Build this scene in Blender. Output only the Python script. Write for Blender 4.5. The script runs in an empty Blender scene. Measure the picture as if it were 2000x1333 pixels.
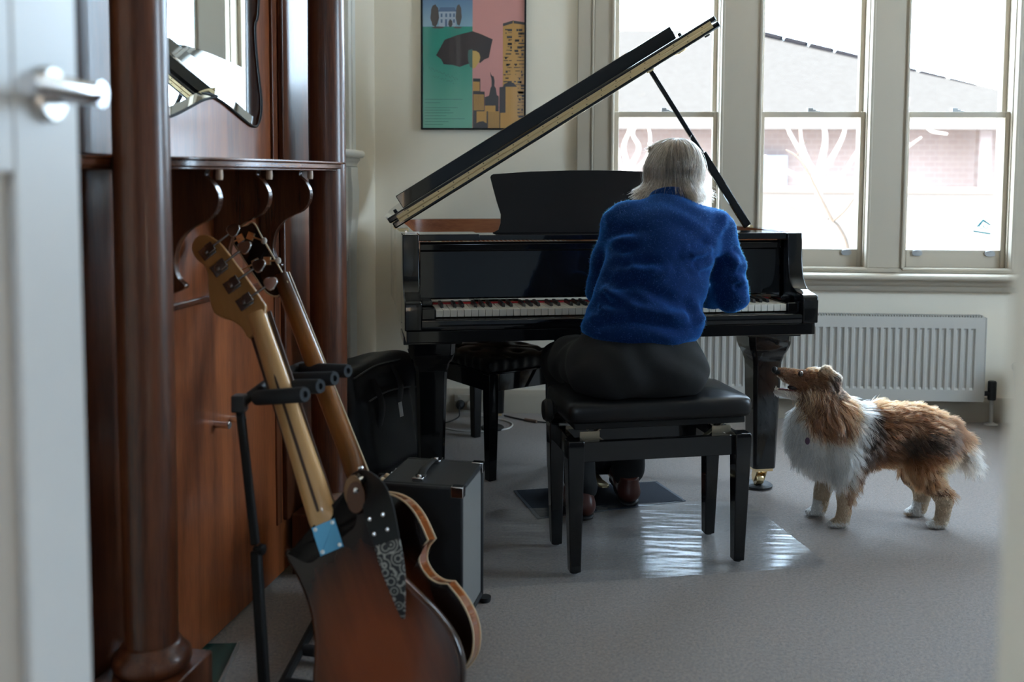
import bpy, bmesh, math, random
import numpy as np
from mathutils import Vector, Matrix

SC = bpy.context.scene
COL = SC.collection
random.seed(7)
RNG = np.random.default_rng(7)

# ------------------------------------------------------------------ camera
FPX = 1944.0                       # focal length in pixels of the 2000 x 1333 frame (a 35 mm lens)
CY = 479.8                         # height of the optical axis in the frame (the view is shifted down)
CAM_H = 1.1705
PITCH = 0.0712
YAW = math.radians(3.54)
ROLL = 0.0047
_fw = np.array([-math.sin(YAW) * math.cos(PITCH), math.cos(YAW) * math.cos(PITCH), -math.sin(PITCH)])
_rt = np.array([math.cos(YAW), math.sin(YAW), 0.0])
_up = np.cross(_rt, _fw)
_rt, _up = (math.cos(ROLL) * _rt + math.sin(ROLL) * _up, math.cos(ROLL) * _up - math.sin(ROLL) * _rt)
CAM_P = np.array([0.0, 0.0, CAM_H])
cd = bpy.data.cameras.new('camera')
cam = bpy.data.objects.new('camera', cd)
COL.objects.link(cam)
M = Matrix(((_rt[0], _up[0], -_fw[0], 0.0), (_rt[1], _up[1], -_fw[1], 0.0), (_rt[2], _up[2], -_fw[2], CAM_H), (0, 0, 0, 1)))
cam.matrix_world = M
cd.sensor_width = 36.0
cd.lens = 36.0 * FPX / 2000.0
cd.shift_y = -(666.5 - CY) / 2000.0
cd.clip_start = 0.02
cd.dof.use_dof = True
cd.dof.focus_distance = 3.35
cd.dof.aperture_fstop = 2.8
SC.camera = cam

# ------------------------------------------------------------------ daylight
SC.view_settings.view_transform = 'Standard'
SC.view_settings.look = 'None'
SC.view_settings.gamma = 1.0
SC.view_settings.exposure = 0.0
SC.view_settings.use_curve_mapping = False
SC.cycles.max_bounces = 10
SC.cycles.diffuse_bounces = 6
SC.cycles.glossy_bounces = 5
SC.cycles.transmission_bounces = 6
SC.cycles.transparent_max_bounces = 10
SC.cycles.sample_clamp_indirect = 6.0
SC.cycles.caustics_reflective = False
SC.cycles.caustics_refractive = False
SC.cycles.use_denoising = True

world = bpy.data.worlds.new('sky')
SC.world = world
world.use_nodes = True
wn = world.node_tree.nodes
wl = world.node_tree.links
bg = wn['Background']
bg.inputs['Color'].default_value = (0.60, 0.80, 1.0, 1)
bg.inputs['Strength'].default_value = 26.5

sun_d = bpy.data.lights.new('sun', 'SUN')
sun_d.energy = 80.0
sun_d.angle = math.radians(0.6)
sun_d.color = (1.0, 0.82, 0.62)
sun = bpy.data.objects.new('sun', sun_d)
COL.objects.link(sun)
# high sun from over the left of our own roof: it lights the garden and only grazes the house opposite
sun.rotation_euler = Vector((-0.60, -0.13, 0.79)).to_track_quat('Z', 'Y').to_euler()

# room measures (metres): window wall at y = WY, left wall at x = LX
WY = 4.83
LX = -0.972
RX = 3.3
CEIL = 2.95
FRONT = 0.44


def px_ray(px, py):
    d = _fw * FPX + _rt * (px - 1000.0) + _up * (CY - py)
    return d / np.linalg.norm(d)


def at_depth(px, py, depth):
    d = px_ray(px, py)
    return CAM_P + d * (depth / float(d @ _fw))


def at_z(px, py, z):
    d = px_ray(px, py)
    return CAM_P + d * ((z - CAM_H) / d[2])


def at_y(px, py, y):
    d = px_ray(px, py)
    return CAM_P + d * (y / d[1])


def at_x(px, py, x):
    d = px_ray(px, py)
    return CAM_P + d * (x / d[0])


def on_plane(px, py, n, p):
    d = px_ray(px, py)
    n = np.array(n, float)
    return CAM_P + d * (float((np.array(p, float) - CAM_P) @ n) / float(d @ n))

# daylight enters by the three windows ahead and two unseen ones added for fill
SIDE_FILL_W = (2.55, 3.6, 0.95, 2.4)
HALL_FILL_W = (-0.55, -0.05, 1.5, 2.2)
for _c, _sx, _sy, _r in (((0.438, WY + 0.16, 1.74), 0.5, 1.98, (-math.pi / 2, 0, 0)), ((1.134, WY + 0.16, 1.74), 0.5, 1.98, (-math.pi / 2, 0, 0)),
                         ((1.808, WY + 0.16, 1.74), 0.5, 1.98, (-math.pi / 2, 0, 0)), ((RX + 0.16, 3.075, 1.675), 1.45, 1.05, (0, math.pi / 2, 0)),
                         ((-0.3, -2.02, 1.85), 0.5, 0.7, (math.pi / 2, 0, 0))):
    pd = bpy.data.lights.new('window_portal', 'AREA')
    pd.shape = 'RECTANGLE'
    pd.size = _sx
    pd.size_y = _sy
    pd.cycles.is_portal = True
    po = bpy.data.objects.new('window_portal', pd)
    po.location = _c
    po.rotation_euler = _r
    COL.objects.link(po)

# ------------------------------------------------------------------ naming helpers


def thing(name, label, cat, loc=(0, 0, 0), rotz=0.0, group=None):
    o = bpy.data.objects.new(name, None)
    o.empty_display_size = 0.05
    COL.objects.link(o)
    o.location = loc
    o.rotation_euler = (0, 0, rotz)
    return tag(o, label, cat, group)


def tag(o, label, cat, group=None, kind=None):
    o['label'] = label
    o['category'] = cat
    if group:
        o['group'] = group
    if kind:
        o['kind'] = kind
    return o


def structure(o):
    o['kind'] = 'structure'
    return o


def s_empty(name, loc=(0, 0, 0), rotz=0.0):
    o = bpy.data.objects.new(name, None)
    o.empty_display_size = 0.05
    COL.objects.link(o)
    o.location = loc
    o.rotation_euler = (0, 0, rotz)
    o['kind'] = 'structure'
    return o


def copy_tree(o, parent=None):
    c = o.copy()
    COL.objects.link(c)
    c.parent = parent
    for ch in list(o.children):
        copy_tree(ch, c)
    return c


# ------------------------------------------------------------------ mesh helpers
def unit(v):
    v = np.array(v, float)
    return v / (np.linalg.norm(v) + 1e-12)


def frame_of(d, ref=None):
    d = unit(d)
    r = np.array((0, 0, 1.0)) if ref is None else np.array(ref, float)
    if abs(d @ unit(r)) > 0.97:
        r = np.array((1.0, 0, 0))
    a = unit(np.cross(r, d))
    b = np.cross(d, a)
    return a, b, d


class MB:
    def __init__(self):
        self.v = []
        self.f = []
        self.m = []
        self.flat = []

    def add(self, verts, faces, mi=0, flat=False):
        o = len(self.v)
        self.v += [tuple(float(c) for c in q) for q in verts]
        for f in faces:
            self.f.append(tuple(int(i) + o for i in f))
            self.m.append(mi)
            self.flat.append(flat)
        return self

    def box(self, x0, x1, y0, y1, z0, z1, mi=0):
        v = [(x0, y0, z0), (x1, y0, z0), (x1, y1, z0), (x0, y1, z0), (x0, y0, z1), (x1, y0, z1), (x1, y1, z1), (x0, y1, z1)]
        f = [(0, 3, 2, 1), (4, 5, 6, 7), (0, 1, 5, 4), (1, 2, 6, 5), (2, 3, 7, 6), (3, 0, 4, 7)]
        return self.add(v, f, mi)

    def obox(self, c, ax, ay, az, hx, hy, hz, mi=0):
        """box about c with unit axes and half sizes"""
        c = np.array(c, float)
        ax, ay, az = np.array(ax, float), np.array(ay, float), np.array(az, float)
        v = []
        for sz in (-1, 1):
            for sx, sy in ((-1, -1), (1, -1), (1, 1), (-1, 1)):
                v.append(c + ax * hx * sx + ay * hy * sy + az * hz * sz)
        f = [(0, 3, 2, 1), (4, 5, 6, 7), (0, 1, 5, 4), (1, 2, 6, 5), (2, 3, 7, 6), (3, 0, 4, 7)]
        return self.add(v, f, mi)

    def bar(self, p, q, wid, thk, ref=None, mi=0):
        p, q = np.array(p, float), np.array(q, float)
        a, b, d = frame_of(q - p, ref)
        return self.obox((p + q) / 2, a, b, d, wid / 2, thk / 2, np.linalg.norm(q - p) / 2, mi)

    def loft(self, rings, mi=0, caps=True, closed=False):
        n = len(rings[0])
        v = [q for r in rings for q in r]
        f = []
        m = len(rings)
        for i in range(m if closed else m - 1):
            for j in range(n):
                a, b = i * n + j, i * n + (j + 1) % n
                c, d = ((i + 1) % m) * n + (j + 1) % n, ((i + 1) % m) * n + j
                f.append((a, b, c, d))
        if caps and not closed:
            f.append(tuple(reversed(range(n))))
            f.append(tuple((m - 1) * n + j for j in range(n)))
        return self.add(v, f, mi)

    def tube(self, pts, r, n=10, mi=0, caps=True, closed=False, flat=1.0, ref=None):
        pts = [np.array(p, float) for p in pts]
        m = len(pts)
        rr = [r] * m if np.isscalar(r) else list(r)
        rings = []
        pa = None
        for i, p in enumerate(pts):
            if closed:
                d = pts[(i + 1) % m] - pts[i - 1]
            else:
                d = pts[min(i + 1, m - 1)] - pts[max(i - 1, 0)]
            d = unit(d)
            if pa is None:
                a, b, _ = frame_of(d, ref)
            else:
                a = unit(pa - d * (pa @ d))
                b = np.cross(d, a)
            pa = a
            rings.append([p + a * rr[i] * math.cos(t) + b * rr[i] * flat * math.sin(t) for t in [2 * math.pi * j / n for j in range(n)]])
        return self.loft(rings, mi, caps, closed)

    def lathe(self, prof, n=32, c=(0, 0, 0), axis=(0, 0, 1), mi=0, caps=True):
        a, b, d = frame_of(axis)
        c = np.array(c, float)
        rings = [[c + d * z + (a * math.cos(t) + b * math.sin(t)) * max(r, 1e-4) for t in [2 * math.pi * j / n for j in range(n)]] for r, z in prof]
        return self.loft(rings, mi, caps)

    def prism(self, out, c, ax, ay, az, t0, t1, mi=0):
        """outline (list of 2D) in the ax, ay plane at c, extruded along az from t0 to t1"""
        c, ax, ay, az = [np.array(q, float) for q in (c, ax, ay, az)]
        n = len(out)
        v = [c + ax * p[0] + ay * p[1] + az * t0 for p in out] + [c + ax * p[0] + ay * p[1] + az * t1 for p in out]
        area = sum(out[i][0] * out[(i + 1) % n][1] - out[(i + 1) % n][0] * out[i][1] for i in range(n))
        hand = float(np.cross(ax, ay) @ az) * (1 if t1 > t0 else -1) * (1 if area > 0 else -1)
        f = [tuple(reversed(range(n))), tuple(range(n, 2 * n))] + [(i, (i + 1) % n, n + (i + 1) % n, n + i) for i in range(n)]
        if hand < 0:
            f = [tuple(reversed(q)) for q in f]
        return self.add(v, f, mi)

    def ball(self, c, r, n=12, mi=0, sz=(1, 1, 1)):
        c = np.array(c, float)
        rings = []
        m = max(4, n // 2 + 1)
        for i in range(m):
            t = math.pi * (i + 0.02) / (m - 1 + 0.04)
            rings.append([c + np.array((math.sin(t) * math.cos(p) * r * sz[0], math.sin(t) * math.sin(p) * r * sz[1], -math.cos(t) * r * sz[2])) for p in [2 * math.pi * j / n for j in range(n)]])
        return self.loft(rings, mi)

    def build(self, name, mats, parent=None, bevel=0.0, seg=2, angle=35, smooth=True, subsurf=0, weld=False):
        me = bpy.data.meshes.new(name)
        me.from_pydata(self.v, [], self.f)
        mats = mats if isinstance(mats, (list, tuple)) else [mats]
        for mt in mats:
            me.materials.append(mt)
        me.polygons.foreach_set('material_index', self.m)
        if smooth:
            me.polygons.foreach_set('use_smooth', [not q for q in self.flat])
            me.set_sharp_from_angle(angle=math.radians(angle))
        me.update()
        o = bpy.data.objects.new(name, me)
        COL.objects.link(o)
        if parent is not None:
            o.parent = parent
        if weld:
            o.modifiers.new('weld', 'WELD').merge_threshold = 0.0002
        if subsurf:
            sm = o.modifiers.new('subsurf', 'SUBSURF')
            sm.levels = subsurf
            sm.render_levels = subsurf
        if bevel:
            bm = o.modifiers.new('bevel', 'BEVEL')
            bm.width = bevel
            bm.segments = seg
            bm.limit_method = 'ANGLE'
            bm.angle_limit = math.radians(40)
            bm.harden_normals = False
        return o


def spline(pts, n=8, closed=False):
    """Catmull-Rom through points of any dimension"""
    P = [np.array(p, float) for p in pts]
    m = len(P)
    out = []
    for i in range(m if closed else m - 1):
        p0 = P[i - 1] if (closed or i > 0) else 2 * P[0] - P[1]
        p1 = P[i]
        p2 = P[(i + 1) % m]
        p3 = P[(i + 2) % m] if (closed or i + 2 < m) else 2 * P[-1] - P[-2]
        for k in range(n):
            t = k / n
            out.append(0.5 * ((2 * p1) + (-p0 + p2) * t + (2 * p0 - 5 * p1 + 4 * p2 - p3) * t * t + (-p0 + 3 * p1 - 3 * p2 + p3) * t ** 3))
    if not closed:
        out.append(P[-1])
    return out


# ------------------------------------------------------------------ implicit surfaces
class Field:
    """signed distance field on a grid, meshed with surface nets"""

    def __init__(self, lo, hi, h):
        self.lo = np.array(lo, float)
        self.h = h
        self.n = np.ceil((np.array(hi, float) - self.lo) / h).astype(int) + 1
        self.D = np.full(self.n, 0.5, np.float32)

    def _win(self, lo, hi):
        a = np.maximum(np.floor((lo - self.lo) / self.h).astype(int), 0)
        b = np.minimum(np.ceil((hi - self.lo) / self.h).astype(int) + 1, self.n)
        if np.any(b <= a):
            return None
        ax = [self.lo[i] + self.h * np.arange(a[i], b[i]) for i in range(3)]
        X, Y, Z = np.meshgrid(*ax, indexing='ij')
        return (slice(a[0], b[0]), slice(a[1], b[1]), slice(a[2], b[2])), X, Y, Z

    def _mix(self, sl, d, k, cut=False):
        a = self.D[sl]
        if cut:
            d = -d
            if k <= 0:
                self.D[sl] = np.maximum(a, d)
                return
            h = np.maximum(k - np.abs(a - d), 0) / k
            self.D[sl] = np.maximum(a, d) + h * h * k * 0.25
            return
        if k <= 0:
            self.D[sl] = np.minimum(a, d)
        else:
            h = np.maximum(k - np.abs(a - d), 0) / k
            self.D[sl] = np.minimum(a, d) - h * h * k * 0.25

    def cap(self, p, q, r0, r1, k=0.02, cut=False, sq=None):
        """tapered capsule; sq = (axis, factor) squeezes the section along one axis"""
        p, q = np.array(p, float), np.array(q, float)
        R = max(r0, r1) * (1.0 if sq is None else max(1.0, 1.0 / min(sq[1], 1.0))) + k + 2 * self.h
        w = self._win(np.minimum(p, q) - R, np.maximum(p, q) + R)
        if w is None:
            return self
        sl, X, Y, Z = w
        d = q - p
        L2 = float(d @ d) + 1e-12
        t = np.clip(((X - p[0]) * d[0] + (Y - p[1]) * d[1] + (Z - p[2]) * d[2]) / L2, 0, 1)
        dx, dy, dz = X - p[0] - t * d[0], Y - p[1] - t * d[1], Z - p[2] - t * d[2]
        if sq is not None:
            a = unit(sq[0])
            s = dx * a[0] + dy * a[1] + dz * a[2]
            e = s * (1.0 / sq[1] - 1.0)
            dx, dy, dz = dx + a[0] * e, dy + a[1] * e, dz + a[2] * e
        self._mix(sl, (np.sqrt(dx * dx + dy * dy + dz * dz) - (r0 + (r1 - r0) * t)).astype(np.float32), k, cut)
        return self

    def chain(self, pts, k=0.02, cut=False, sq=None):
        for (p, r), (q, s) in zip(pts[:-1], pts[1:]):
            self.cap(p, q, r, s, k, cut, sq)
        return self

    def ell(self, c, rad, k=0.02, axes=None, cut=False):
        c, rad = np.array(c, float), np.array(rad, float)
        R = max(rad) + k + 2 * self.h
        w = self._win(c - R, c + R)
        if w is None:
            return self
        sl, X, Y, Z = w
        P = (X - c[0], Y - c[1], Z - c[2])
        if axes is not None:
            A = [unit(a) for a in axes]
            P = tuple(P[0] * a[0] + P[1] * a[1] + P[2] * a[2] for a in A)
        k0 = np.sqrt(sum((P[i] / rad[i]) ** 2 for i in range(3)))
        k1 = np.sqrt(sum((P[i] / rad[i] ** 2) ** 2 for i in range(3))) + 1e-9
        self._mix(sl, (k0 * (k0 - 1) / k1).astype(np.float32), k, cut)
        return self

    def rbox(self, c, half, r, k=0.02, axes=None, cut=False):
        c, half = np.array(c, float), np.array(half, float)
        R = np.linalg.norm(half) + k + 2 * self.h
        w = self._win(c - R, c + R)
        if w is None:
            return self
        sl, X, Y, Z = w
        P = (X - c[0], Y - c[1], Z - c[2])
        if axes is not None:
            A = [unit(a) for a in axes]
            P = tuple(P[0] * a[0] + P[1] * a[1] + P[2] * a[2] for a in A)
        q = [np.abs(P[i]) - (half[i] - r) for i in range(3)]
        d = np.sqrt(sum(np.maximum(e, 0) ** 2 for e in q)) + np.minimum(np.maximum(np.maximum(q[0], q[1]), q[2]), 0) - r
        self._mix(sl, d.astype(np.float32), k, cut)
        return self

    def half(self, c, n, k=0.0):
        """keep only what lies on the side of the plane away from n"""
        c, n = np.array(c, float), unit(n)
        ax = [self.lo[i] + self.h * np.arange(self.n[i]) for i in range(3)]
        d = (ax[0] - c[0])[:, None, None] * n[0] + (ax[1] - c[1])[None, :, None] * n[1] + (ax[2] - c[2])[None, None, :] * n[2]
        self.D = np.maximum(self.D, d.astype(np.float32))
        return self

    def mesh(self, smooth=2):
        D = self.D
        nx, ny, nz = D.shape
        S = D < 0
        base = S[:-1, :-1, :-1]
        allin = np.ones_like(base)
        anyin = np.zeros_like(base)
        for dx in (0, 1):
            for dy in (0, 1):
                for dz in (0, 1):
                    q = S[dx:nx - 1 + dx, dy:ny - 1 + dy, dz:nz - 1 + dz]
                    allin &= q
                    anyin |= q
        cells = np.argwhere(anyin & ~allin)
        idx = -np.ones(base.shape, np.int64)
        idx[tuple(cells.T)] = np.arange(len(cells))
        acc = np.zeros((len(cells), 3))
        cnt = np.zeros(len(cells))
        corners = [(0, 0, 0), (1, 0, 0), (0, 1, 0), (1, 1, 0), (0, 0, 1), (1, 0, 1), (0, 1, 1), (1, 1, 1)]
        edges = [(a, b) for a in range(8) for b in range(a + 1, 8) if sum(abs(corners[a][i] - corners[b][i]) for i in range(3)) == 1]
        for a, b in edges:
            ca, cb = np.array(corners[a]), np.array(corners[b])
            da = D[tuple((cells + ca).T)].astype(float)
            db = D[tuple((cells + cb).T)].astype(float)
            x = (da < 0) != (db < 0)
            t = np.where(x, da / np.where(x, da - db, 1), 0)
            p = ca + (cb - ca) * t[:, None]
            acc += np.where(x[:, None], p, 0)
            cnt += x
        V = self.lo + self.h * (cells + acc / cnt[:, None])
        F = []
        for ax in range(3):
            o = [1, 2] if ax == 0 else ([2, 0] if ax == 1 else [0, 1])
            sl0 = [slice(None)] * 3
            sl1 = [slice(None)] * 3
            sl0[ax] = slice(0, -1)
            sl1[ax] = slice(1, None)
            A, B = S[tuple(sl0)], S[tuple(sl1)]
            e = np.argwhere(A != B)
            ok = np.all((e[:, o] > 0) & (e[:, o] < np.array(base.shape)[o]), axis=1)
            e = e[ok]
            ea = A[tuple(e.T)]
            u = np.zeros(3, int)
            v = np.zeros(3, int)
            u[o[0]] = 1
            v[o[1]] = 1
            q = np.stack([idx[tuple((e - u - v).T)], idx[tuple((e - v).T)], idx[tuple(e.T)], idx[tuple((e - u).T)]], 1)
            q[~ea] = q[~ea][:, ::-1]
            F.append(q)
        F = np.concatenate(F)
        F = F[np.all(F >= 0, axis=1)]
        for _ in range(smooth):
            V = lap(V, F, 0.5)
        return V, F


def lap(V, F, w=0.5):
    acc = np.zeros_like(V)
    cnt = np.zeros(len(V))
    for a, b in ((0, 1), (1, 2), (2, 3), (3, 0)):
        for i, j in ((a, b), (b, a)):
            np.add.at(acc, F[:, i], V[F[:, j]])
            np.add.at(cnt, F[:, i], 1)
    return V * (1 - w) + w * acc / np.maximum(cnt, 1)[:, None]


def vnormals(V, F):
    n = np.cross(V[F[:, 2]] - V[F[:, 0]], V[F[:, 3]] - V[F[:, 1]])
    N = np.zeros_like(V)
    for i in range(4):
        np.add.at(N, F[:, i], n)
    return N / (np.linalg.norm(N, axis=1)[:, None] + 1e-12)


def raw_mesh(name, V, F, mat, parent=None, color=None):
    me = bpy.data.meshes.new(name)
    me.from_pydata(V.tolist(), [], F.tolist())
    me.materials.append(mat)
    me.polygons.foreach_set('use_smooth', [True] * len(me.polygons))
    if color is not None:
        at = me.color_attributes.new('coat', 'FLOAT_COLOR', 'POINT')
        at.data.foreach_set('color', np.concatenate([color, np.ones((len(color), 1))], 1).astype(np.float32).ravel())
    me.update()
    o = bpy.data.objects.new(name, me)
    COL.objects.link(o)
    if parent is not None:
        o.parent = parent
    return o


def strands(name, pts, rad, mat, parent=None, color=None):
    """pts (n, k, 3) hair strands, rad (n, k) or (k,) radii, color (n, 3)"""
    n, k, _ = pts.shape
    cu = bpy.data.hair_curves.new(name)
    cu.add_curves([k] * n)
    cu.attributes['position'].data.foreach_set('vector', np.ascontiguousarray(pts, dtype=np.float32).ravel())
    ra = cu.attributes.get('radius') or cu.attributes.new('radius', 'FLOAT', 'POINT')
    ra.data.foreach_set('value', np.broadcast_to(np.asarray(rad, np.float32), (n, k)).ravel().copy())
    if color is not None:
        ca = cu.attributes.new('coat', 'FLOAT_COLOR', 'CURVE')
        ca.data.foreach_set('color', np.concatenate([color, np.ones((n, 1))], 1).astype(np.float32).ravel())
    cu.materials.append(mat)
    o = bpy.data.objects.new(name, cu)
    COL.objects.link(o)
    if parent is not None:
        o.parent = parent
    return o


# ------------------------------------------------------------------ materials
def mat(name, col, rough=0.5, metal=0.0, noise=None, bump=None, spec=0.5, coat=0.0, coat_rough=0.05, sheen=0.0, sheen_tint=None, col2=None, stretch=(1, 1, 1), attr=None, trans=0.0, ior=1.45):
    """procedural surface: noise = (scale, amount 0..1) mixes col with col2; bump = (scale, strength, distance)"""
    m = bpy.data.materials.new(name)
    m.use_nodes = True
    nt = m.node_tree
    b = nt.nodes['Principled BSDF']
    b.inputs['Base Color'].default_value = (*col, 1)
    b.inputs['Roughness'].default_value = rough
    b.inputs['Metallic'].default_value = metal
    b.inputs['Specular IOR Level'].default_value = spec
    b.inputs['IOR'].default_value = ior
    b.inputs['Coat Weight'].default_value = coat
    b.inputs['Coat Roughness'].default_value = coat_rough
    b.inputs['Transmission Weight'].default_value = trans
    if sheen:
        b.inputs['Sheen Weight'].default_value = sheen
        b.inputs['Sheen Roughness'].default_value = 0.4
        if sheen_tint:
            b.inputs['Sheen Tint'].default_value = (*sheen_tint, 1)
    tc = nt.nodes.new('ShaderNodeTexCoord')
    mp = nt.nodes.new('ShaderNodeMapping')
    mp.inputs['Scale'].default_value = stretch
    nt.links.new(tc.outputs['Object'], mp.inputs['Vector'])
    src = None
    if attr:
        at = nt.nodes.new('ShaderNodeAttribute')
        at.attribute_name = attr
        src = at.outputs['Color']
        nt.links.new(src, b.inputs['Base Color'])
    if noise:
        nz = nt.nodes.new('ShaderNodeTexNoise')
        nz.inputs['Scale'].default_value = noise[0]
        nz.inputs['Detail'].default_value = 6
        nt.links.new(mp.outputs['Vector'], nz.inputs['Vector'])
        rp = nt.nodes.new('ShaderNodeMapRange')
        rp.inputs['From Min'].default_value = 0.32
        rp.inputs['From Max'].default_value = 0.68
        rp.inputs['To Max'].default_value = noise[1]
        nt.links.new(nz.outputs['Fac'], rp.inputs['Value'])
        mx = nt.nodes.new('ShaderNodeMix')
        mx.data_type = 'RGBA'
        mx.inputs['A'].default_value = (*col, 1)
        c2 = col2 if col2 else tuple(c * 0.6 for c in col)
        mx.inputs['B'].default_value = (*c2, 1)
        if src is not None:
            nt.links.new(src, mx.inputs['A'])
        nt.links.new(rp.outputs['Result'], mx.inputs['Factor'])
        nt.links.new(mx.outputs['Result'], b.inputs['Base Color'])
    if bump:
        nb = nt.nodes.new('ShaderNodeTexNoise')
        nb.inputs['Scale'].default_value = bump[0]
        nb.inputs['Detail'].default_value = 4
        nt.links.new(mp.outputs['Vector'], nb.inputs['Vector'])
        bp = nt.nodes.new('ShaderNodeBump')
        bp.inputs['Strength'].default_value = bump[1]
        bp.inputs['Distance'].default_value = bump[2]
        nt.links.new(nb.outputs['Fac'], bp.inputs['Height'])
        nt.links.new(bp.outputs['Normal'], b.inputs['Normal'])
    return m


def hair_mat(name, attr='coat', rough=0.35, radial=0.4):
    m = bpy.data.materials.new(name)
    m.use_nodes = True
    nt = m.node_tree
    nt.nodes.remove(nt.nodes['Principled BSDF'])
    h = nt.nodes.new('ShaderNodeBsdfHairPrincipled')
    h.parametrization = 'COLOR'
    h.inputs['Roughness'].default_value = rough
    h.inputs['Radial Roughness'].default_value = radial
    h.inputs['Random Roughness'].default_value = 0.2
    at = nt.nodes.new('ShaderNodeAttribute')
    at.attribute_name = attr
    nt.links.new(at.outputs['Color'], h.inputs['Color'])
    nt.links.new(h.outputs['BSDF'], nt.nodes['Material Output'].inputs['Surface'])
    return m


def wood(name, dark, light, rough=0.3, coat=0.3, scale=3.0, axis='Z', fine=60.0, bump=0.08):
    """long grained timber along one axis"""
    m = bpy.data.materials.new(name)
    m.use_nodes = True
    nt = m.node_tree
    b = nt.nodes['Principled BSDF']
    b.inputs['Roughness'].default_value = rough
    b.inputs['Coat Weight'].default_value = coat
    b.inputs['Coat Roughness'].default_value = 0.12
    tc = nt.nodes.new('ShaderNodeTexCoord')
    mp = nt.nodes.new('ShaderNodeMapping')
    s = {'X': (0.07, 1, 1), 'Y': (1, 0.07, 1), 'Z': (1, 1, 0.07)}[axis]
    mp.inputs['Scale'].default_value = s
    nt.links.new(tc.outputs['Object'], mp.inputs['Vector'])
    n1 = nt.nodes.new('ShaderNodeTexNoise')
    n1.inputs['Scale'].default_value = scale * 4
    n1.inputs['Detail'].default_value = 7
    n1.inputs['Distortion'].default_value = 1.2
    nt.links.new(mp.outputs['Vector'], n1.inputs['Vector'])
    n2 = nt.nodes.new('ShaderNodeTexNoise')
    n2.inputs['Scale'].default_value = fine * 4
    n2.inputs['Detail'].default_value = 3
    nt.links.new(mp.outputs['Vector'], n2.inputs['Vector'])
    ad = nt.nodes.new('ShaderNodeMath')
    ad.operation = 'MULTIPLY_ADD'
    ad.inputs[1].default_value = 0.45
    nt.links.new(n2.outputs['Fac'], ad.inputs[0])
    nt.links.new(n1.outputs['Fac'], ad.inputs[2])
    cr = nt.nodes.new('ShaderNodeValToRGB')
    cr.color_ramp.elements[0].position = 0.5
    cr.color_ramp.elements[0].color = (*dark, 1)
    cr.color_ramp.elements[1].position = 0.92
    cr.color_ramp.elements[1].color = (*light, 1)
    nt.links.new(ad.outputs[0], cr.inputs['Fac'])
    nt.links.new(cr.outputs['Color'], b.inputs['Base Color'])
    bp = nt.nodes.new('ShaderNodeBump')
    bp.inputs['Strength'].default_value = bump
    bp.inputs['Distance'].default_value = 0.002
    nt.links.new(n2.outputs['Fac'], bp.inputs['Height'])
    nt.links.new(bp.outputs['Normal'], b.inputs['Normal'])
    return m


def front_only(nt, fr, ml):
    """fresnel reflection on outward faces only: no total reflection inside a thin sheet"""
    ge = nt.nodes.new('ShaderNodeNewGeometry')
    iv = nt.nodes.new('ShaderNodeMath')
    iv.operation = 'SUBTRACT'
    iv.inputs[0].default_value = 1.0
    m2 = nt.nodes.new('ShaderNodeMath')
    m2.operation = 'MULTIPLY'
    nt.links.new(ge.outputs['Backfacing'], iv.inputs[1])
    nt.links.new(fr.outputs[0], m2.inputs[0])
    nt.links.new(iv.outputs[0], m2.inputs[1])
    nt.links.new(m2.outputs[0], ml.inputs[0])


def glass_mat(name, tint=(1, 1, 1), refl=1.0):
    """thin clear sheet: lets light straight through with a fresnel reflection"""
    m = bpy.data.materials.new(name)
    m.use_nodes = True
    nt = m.node_tree
    nt.nodes.remove(nt.nodes['Principled BSDF'])
    t = nt.nodes.new('ShaderNodeBsdfTransparent')
    t.inputs['Color'].default_value = (*tint, 1)
    g = nt.nodes.new('ShaderNodeBsdfGlossy')
    g.inputs['Roughness'].default_value = 0.02
    fr = nt.nodes.new('ShaderNodeFresnel')
    fr.inputs['IOR'].default_value = 1.45
    ml = nt.nodes.new('ShaderNodeMath')
    ml.operation = 'MULTIPLY'
    ml.inputs[1].default_value = refl
    mx = nt.nodes.new('ShaderNodeMixShader')
    front_only(nt, fr, ml)
    nt.links.new(ml.outputs[0], mx.inputs[0])
    nt.links.new(t.outputs[0], mx.inputs[1])
    nt.links.new(g.outputs[0], mx.inputs[2])
    nt.links.new(mx.outputs[0], nt.nodes['Material Output'].inputs['Surface'])
    return m


WALL = mat('wall_paint', (0.84, 0.77, 0.65), 0.75, bump=(180, 0.05, 0.001))
TRIM = mat('trim_paint', (0.44, 0.39, 0.315), 0.5)
CEILM = mat('ceiling_paint', (0.86, 0.80, 0.70), 0.8)
CARPET = mat('carpet', (0.295, 0.200, 0.142), 0.6, noise=(130, 1.0), col2=(0.045, 0.033, 0.025), bump=(500, 0.9, 0.006), sheen=0.75, spec=0.7)
BLACK = mat('piano_black', (0.005, 0.005, 0.0055), 0.08, coat=0.42, coat_rough=0.02, spec=0.3)
SATIN = mat('satin_black', (0.006, 0.006, 0.007), 0.24, spec=0.3)
MATTE = mat('matte_black', (0.008, 0.0075, 0.0075), 0.55, spec=0.3)
BRASS = mat('brass', (0.78, 0.6, 0.34), 0.28, 1.0)
CHROME = mat('chrome', (0.8, 0.8, 0.82), 0.14, 1.0)
STEEL = mat('brushed_steel', (0.62, 0.61, 0.59), 0.32, 1.0)
RUBBER = mat('rubber', (0.015, 0.015, 0.016), 0.6)
GLASS = glass_mat('window_glass')
# ================================================================== the room
def sbox(name, x0, x1, y0, y1, z0, z1, m, bevel=0.0, parent=None):
    o = MB().box(x0, x1, y0, y1, z0, z1).build(name, m, parent, bevel=bevel, smooth=False)
    if parent is None:
        structure(o)
    return o


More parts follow.
